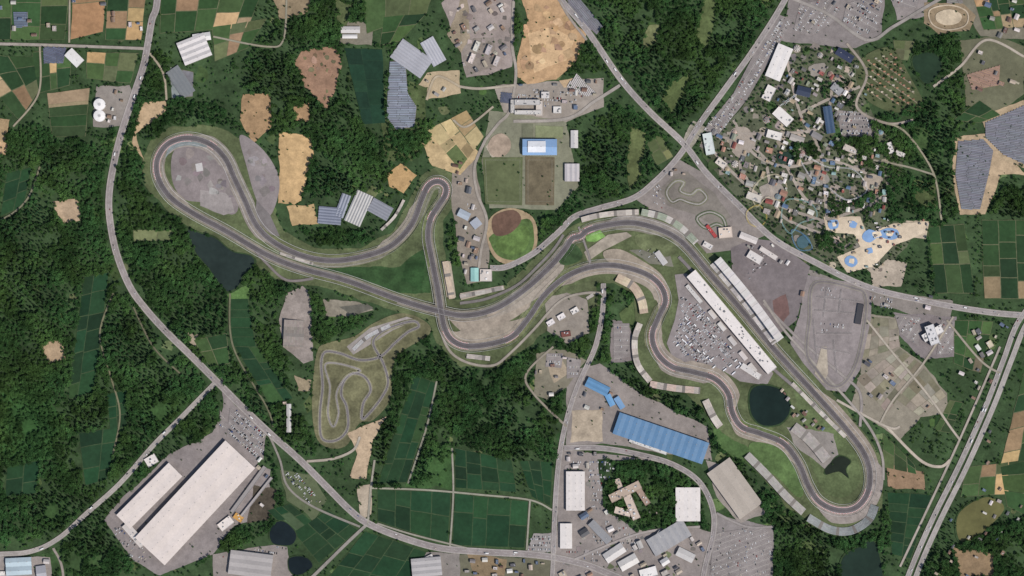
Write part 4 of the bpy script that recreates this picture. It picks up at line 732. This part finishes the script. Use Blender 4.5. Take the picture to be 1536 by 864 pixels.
# ================================================================ FORESTS
for q in [[(-160,140),(20,185),(60,180),(80,210),(140,205),(175,190),(160,260),(155,330),(170,400),(215,475),(310,570),(240,650),(170,725),(90,795),(0,822),(-160,822)],
 [(228,60),(262,95),(250,140),(330,160),(365,190),(350,195),(300,180),(250,185),(215,215),(205,260),(240,310),(320,360),(400,405),(440,425),(420,450),(415,500),(430,540),(440,600),(475,660),(478,685),(440,680),(330,568),(250,490),(200,420),(175,340),(178,250),(205,150)],
 [(370,90),(400,30),(450,20),(520,0),(545,60),(512,70),(508,140),(560,200),(578,240),(540,270),(500,300),(440,290),(470,230),(450,200),(405,200),(400,150),(365,130)],[(420,0),(600,0),(560,40),(520,60),(450,60),(410,60)],[(585,190),(640,180),(660,195),(630,230),(590,260),(570,290),(520,290),(560,240)],
 [(560,60),(590,70),(580,120),(575,190),(610,195),(600,60)],[(800,-60),(770,-60),(780,40),(775,70),(765,60),(760,0)],[(835,-20),(860,60),(850,110),(905,110),(925,120),(890,60)],[(910,170),(935,145),(1012,218),(980,265),(945,292),(870,308),(845,300),(870,240),(890,180)],[(845,10),(1150,-60),(1165,0),(1120,80),(1040,175),(1015,195),(940,110),(895,45)],
 [(640,545),(655,525),(690,552),(740,556),(790,530),(830,500),(890,505),(880,540),(850,580),(835,640),(830,690),(760,690),(690,670),(640,720),(590,735),(555,730),(560,670),(590,600),(600,540)],[(590,520),(640,500),(655,540),(620,570),(585,620),(580,560)],
 [(890,548),(960,572),(1040,612),(1085,665),(1130,720),(1200,780),(1260,805),(1320,790),(1320,760),(1345,800),(1320,870),(1160,900),(1150,800),(1110,700),(1055,650),(1000,625),(900,600)],[(885,690),(1000,690),(1055,735),(1060,790),(1000,800),(960,800),(880,765)],
 [(1370,60),(1440,50),(1450,140),(1440,180),(1400,140),(1372,110)],[(1250,205),(1330,190),(1430,220),(1425,340),(1370,330),(1320,260),(1260,230)],[(1395,160),(1440,180),(1470,180),(1430,210),(1425,270)],[(260,580),(325,580),(330,640),(270,680),(200,740),(190,730)],[(1470,800),(1560,760),(1600,900),(1480,900),(1380,864),(1400,800),(1435,812)],
 [(1400,330),(1430,300),(1440,330)],[(1480,320),(1500,280),(1600,270),(1600,330)],[(1320,765),(1335,740),(1330,840),(1310,830)],[(60,60),(90,110),(60,140)],[(570,660),(600,640),(560,735)],[(940,450),(925,430),(945,440),(950,500),(960,560),(940,545)],[(905,430),(920,440),(915,540),(900,540)],
 [(1000,600),(1050,590),(1060,620),(1040,612)],[(1110,600),(1125,575),(1135,580),(1122,620),(1140,645),(1120,640)],[(460,440),(480,440),(490,475),(560,475),(540,490),(480,515),(465,510)],[(1090,640),(1130,690),(1160,700),(1110,700)],[(690,270),(700,235),(712,230),(705,270)],[(690,280),(686,330),(672,340),(675,390),(690,400),(695,320)],
 [(385,640),(410,690),(430,760),(400,780),(405,700)],[(300,800),(420,780),(400,800),(330,830),(290,850)],[(100,800),(180,740),(165,780),(200,850),(150,900),(80,864)],[(860,440),(900,425),(905,500),(885,500),(890,450)],[(800,680),(830,680),(828,700),(800,700)],[(-160,-110),(-60,-110),(-60,140),(-160,140)],[(200,520),(300,570),(240,640),(190,690)],
 [(1300,175),(1400,150),(1440,230),(1330,235)],[(1270,300),(1330,280),(1360,330),(1300,330)],[(1390,340),(1385,330),(1420,325),(1470,440),(1395,440)],[(830,320),(850,300),(880,310),(840,345),(810,372),(806,340)],[(1010,0),(1150,0),(1100,90),(1010,90)],[(450,340),(540,345),(580,340),(540,365),(470,368)],[(230,200),(222,230),(215,300),(205,270)],
 [(1225,110),(1290,120),(1285,160),(1235,155)],[(1175,215),(1235,210),(1230,232),(1190,245)],[(1240,300),(1290,300),(1270,325),(1240,322)],[(1220,350),(1250,345),(1262,380),(1225,375)],[(1080,20),(1165,-10),(1150,20),(1120,75)]]:
    fill(forest,roughen(q,4,8))
parkm=np.zeros_like(forest); fill(parkm,park)
def tree_mesh(seed,conif=False):
    rs=random.Random(seed); b=MB(); H=9 if not conif else 12; c=C((88,70,52))
    b.cyl(0,0,.35,0,H*.55,c,'bark',6,r2=.18)
    for k in range(4):
        a=rs.random()*6.3; b.tube((0,0,H*.35),(2*math.cos(a),2*math.sin(a),H*.6),.14,c,'bark',4)
    cols=[(44,75,38),(38,66,36),(50,84,42),(34,61,33),(57,90,46)] if not conif else [(33,59,37),(28,51,33),(38,65,38)]
    n=80
    lob=[(rs.uniform(-2.1,2.1),rs.uniform(-2.1,2.1),rs.uniform(-1,1.2),rs.uniform(1.5,2.6)) for _ in range(6)]
    for k in range(n):
        if conif:
            t=rs.random()**.7; z=H*(1-t)*.85+H*.15; r=2.6*t*math.sqrt(rs.random()); a=rs.random()*6.3; p=Vector((r*math.cos(a),r*math.sin(a),z)); s=rs.uniform(.5,.9)
        else:
            l=rs.choice(lob); d=Vector((rs.gauss(0,1),rs.gauss(0,1),abs(rs.gauss(0,1))*.9-.2)).normalized()*l[3]*rs.uniform(.75,1.05); p=Vector((l[0],l[1],H*.72+l[2]))+d; s=rs.uniform(.6,1.1)
        q=[Vector((rs.uniform(.6,1.2)*s*x,rs.uniform(.6,1.2)*s*y,rs.uniform(.4,.8)*s*zz)) for x,y,zz in ((1,0,0),(0,1,0),(-1,0,0),(0,-1,0),(0,0,1),(0,0,-1))]
        rot=Vector((rs.gauss(0,.5),rs.gauss(0,.5),1)).to_track_quat('Z','Y'); q=[tuple(p+rot@v) for v in q]; cc=C(rs.choice(cols))
        for f in ((0,1,4),(1,2,4),(2,3,4),(3,0,4),(1,0,5),(2,1,5),(3,2,5),(0,3,5)): b.face([q[i] for i in f],cc,'leaf')
    return b.data('tree')
tc=bpy.data.collections.new('tree_kinds')
for i in range(7): tc.objects.link(bpy.data.objects.new('tree_kind',tree_mesh(i,i>=5)))
def trees_obj(name,pts,coll):
    me=bpy.data.meshes.new(name); me.from_pydata([p[:3] for p in pts],[],[])
    for an,tp,k in (('scl','FLOAT',3),('rt','FLOAT',4),('idx','INT',5)):
        at_=me.attributes.new(an,tp,'POINT'); at_.data.foreach_set('value',[p[k] for p in pts])
    o=bpy.data.objects.new(name,me); root.objects.link(o)
    ng=bpy.data.node_groups.new('scatter','GeometryNodeTree'); ng.interface.new_socket('Geometry',in_out='INPUT',socket_type='NodeSocketGeometry'); ng.interface.new_socket('Geometry',in_out='OUTPUT',socket_type='NodeSocketGeometry')
    N=ng.nodes; L=ng.links; gi=N.new('NodeGroupInput'); go=N.new('NodeGroupOutput'); io=N.new('GeometryNodeInstanceOnPoints'); ci=N.new('GeometryNodeCollectionInfo'); ci.inputs['Collection'].default_value=coll; ci.inputs['Separate Children'].default_value=True; ci.inputs['Reset Children'].default_value=True
    def attr(n,t): 
        a=N.new('GeometryNodeInputNamedAttribute'); a.data_type=t; a.inputs['Name'].default_value=n; return a.outputs['Attribute']
    cx=N.new('ShaderNodeCombineXYZ'); L.new(attr('rt','FLOAT'),cx.inputs['Z'])
    L.new(gi.outputs[0],io.inputs['Points']); L.new(ci.outputs[0],io.inputs['Instance']); io.inputs['Pick Instance'].default_value=True
    L.new(attr('idx','INT'),io.inputs['Instance Index']); L.new(cx.outputs[0],io.inputs['Rotation']); L.new(attr('scl','FLOAT'),io.inputs['Scale']); L.new(io.outputs[0],go.inputs[0])
    md=o.modifiers.new('scatter','NODES'); md.node_group=ng
F=[];G=[]; st=4.6
y=-MY+4
while y<864+MY-4:
    x=-MX+4
    while x<1536+MX-4:
        px=x+U(-2.2,2.2); py=y+U(-2.2,2.2); n1=noise.noise((px*.035,py*.035,0)); n2=noise.noise((px*.011,py*.011,4)); n3=noise.noise((px*.022,py*.022,9))
        out=not(-5<px<1541 and -5<py<869); w=W((px,py))
        if not at(clear,(px,py)):
            fo=at(forest,(px,py)) or (out and n2>-.1)
            kd=random.choice([5,6]) if (n2>.18 and R()<.6) or R()<.06 else random.randrange(5)
            if fo:
                s=(1.1+.7*n1+U(-.25,.45))
                if (n1>-.4 or R()<.6) and (n3>-.42 or R()<.35): F.append((w[0],w[1],0,max(.6,s),R()*6.3,kd))
            else:
                pr=.5 if at(parkm,(px,py)) else (.18+1.0*max(0,n1+n2*.7))
                if not at(occ,(px,py)) and R()<pr: G.append((w[0],w[1],0,U(.45,1.0),R()*6.3,kd))
        elif at(yardm,(px,py)) and not at(occ,(px,py)) and R()<.035: G.append((w[0],w[1],0,U(.3,.65),R()*6.3,random.randrange(5)))
        x+=st
    y+=st
trees_obj('forest',F,tc); trees_obj('scattered_trees',G,tc)
print('TREES',len(F),len(G),'VEH',cnt[0],'OBJ',len(bpy.data.objects))
# ================================================================ LIGHT / CAMERA
el,az=math.radians(54),math.radians(125)
sv=Vector((math.cos(el)*math.sin(az),math.cos(el)*math.cos(az),math.sin(el)))
sun=bpy.data.lights.new('sun','SUN'); sun.energy=3.85; sun.angle=math.radians(.5); sun.color=(1,.94,.87)
so=bpy.data.objects.new('sun',sun); so.rotation_euler=sv.to_track_quat('Z','Y').to_euler(); so.location=(0,0,3000); root.objects.link(so)
wd=bpy.data.worlds.new('World'); scene.world=wd; wd.use_nodes=True; nt=wd.node_tree; sk=nt.nodes.new('ShaderNodeTexSky'); sk.sky_type='NISHITA'; sk.sun_disc=False; sk.sun_elevation=el; sk.sun_rotation=az
nt.links.new(sk.outputs[0],nt.nodes['Background'].inputs['Color']); nt.nodes['Background'].inputs['Strength'].default_value=.1
cam=bpy.data.cameras.new('camera'); cam.sensor_width=36; cam.lens=100; cam.clip_start=10; cam.clip_end=40000
co=bpy.data.objects.new('camera',cam); co.location=(0,0,1536*S*100/36); root.objects.link(co); scene.camera=co
scene.view_settings.view_transform='Standard'; scene.view_settings.look='None'; scene.view_settings.exposure=0
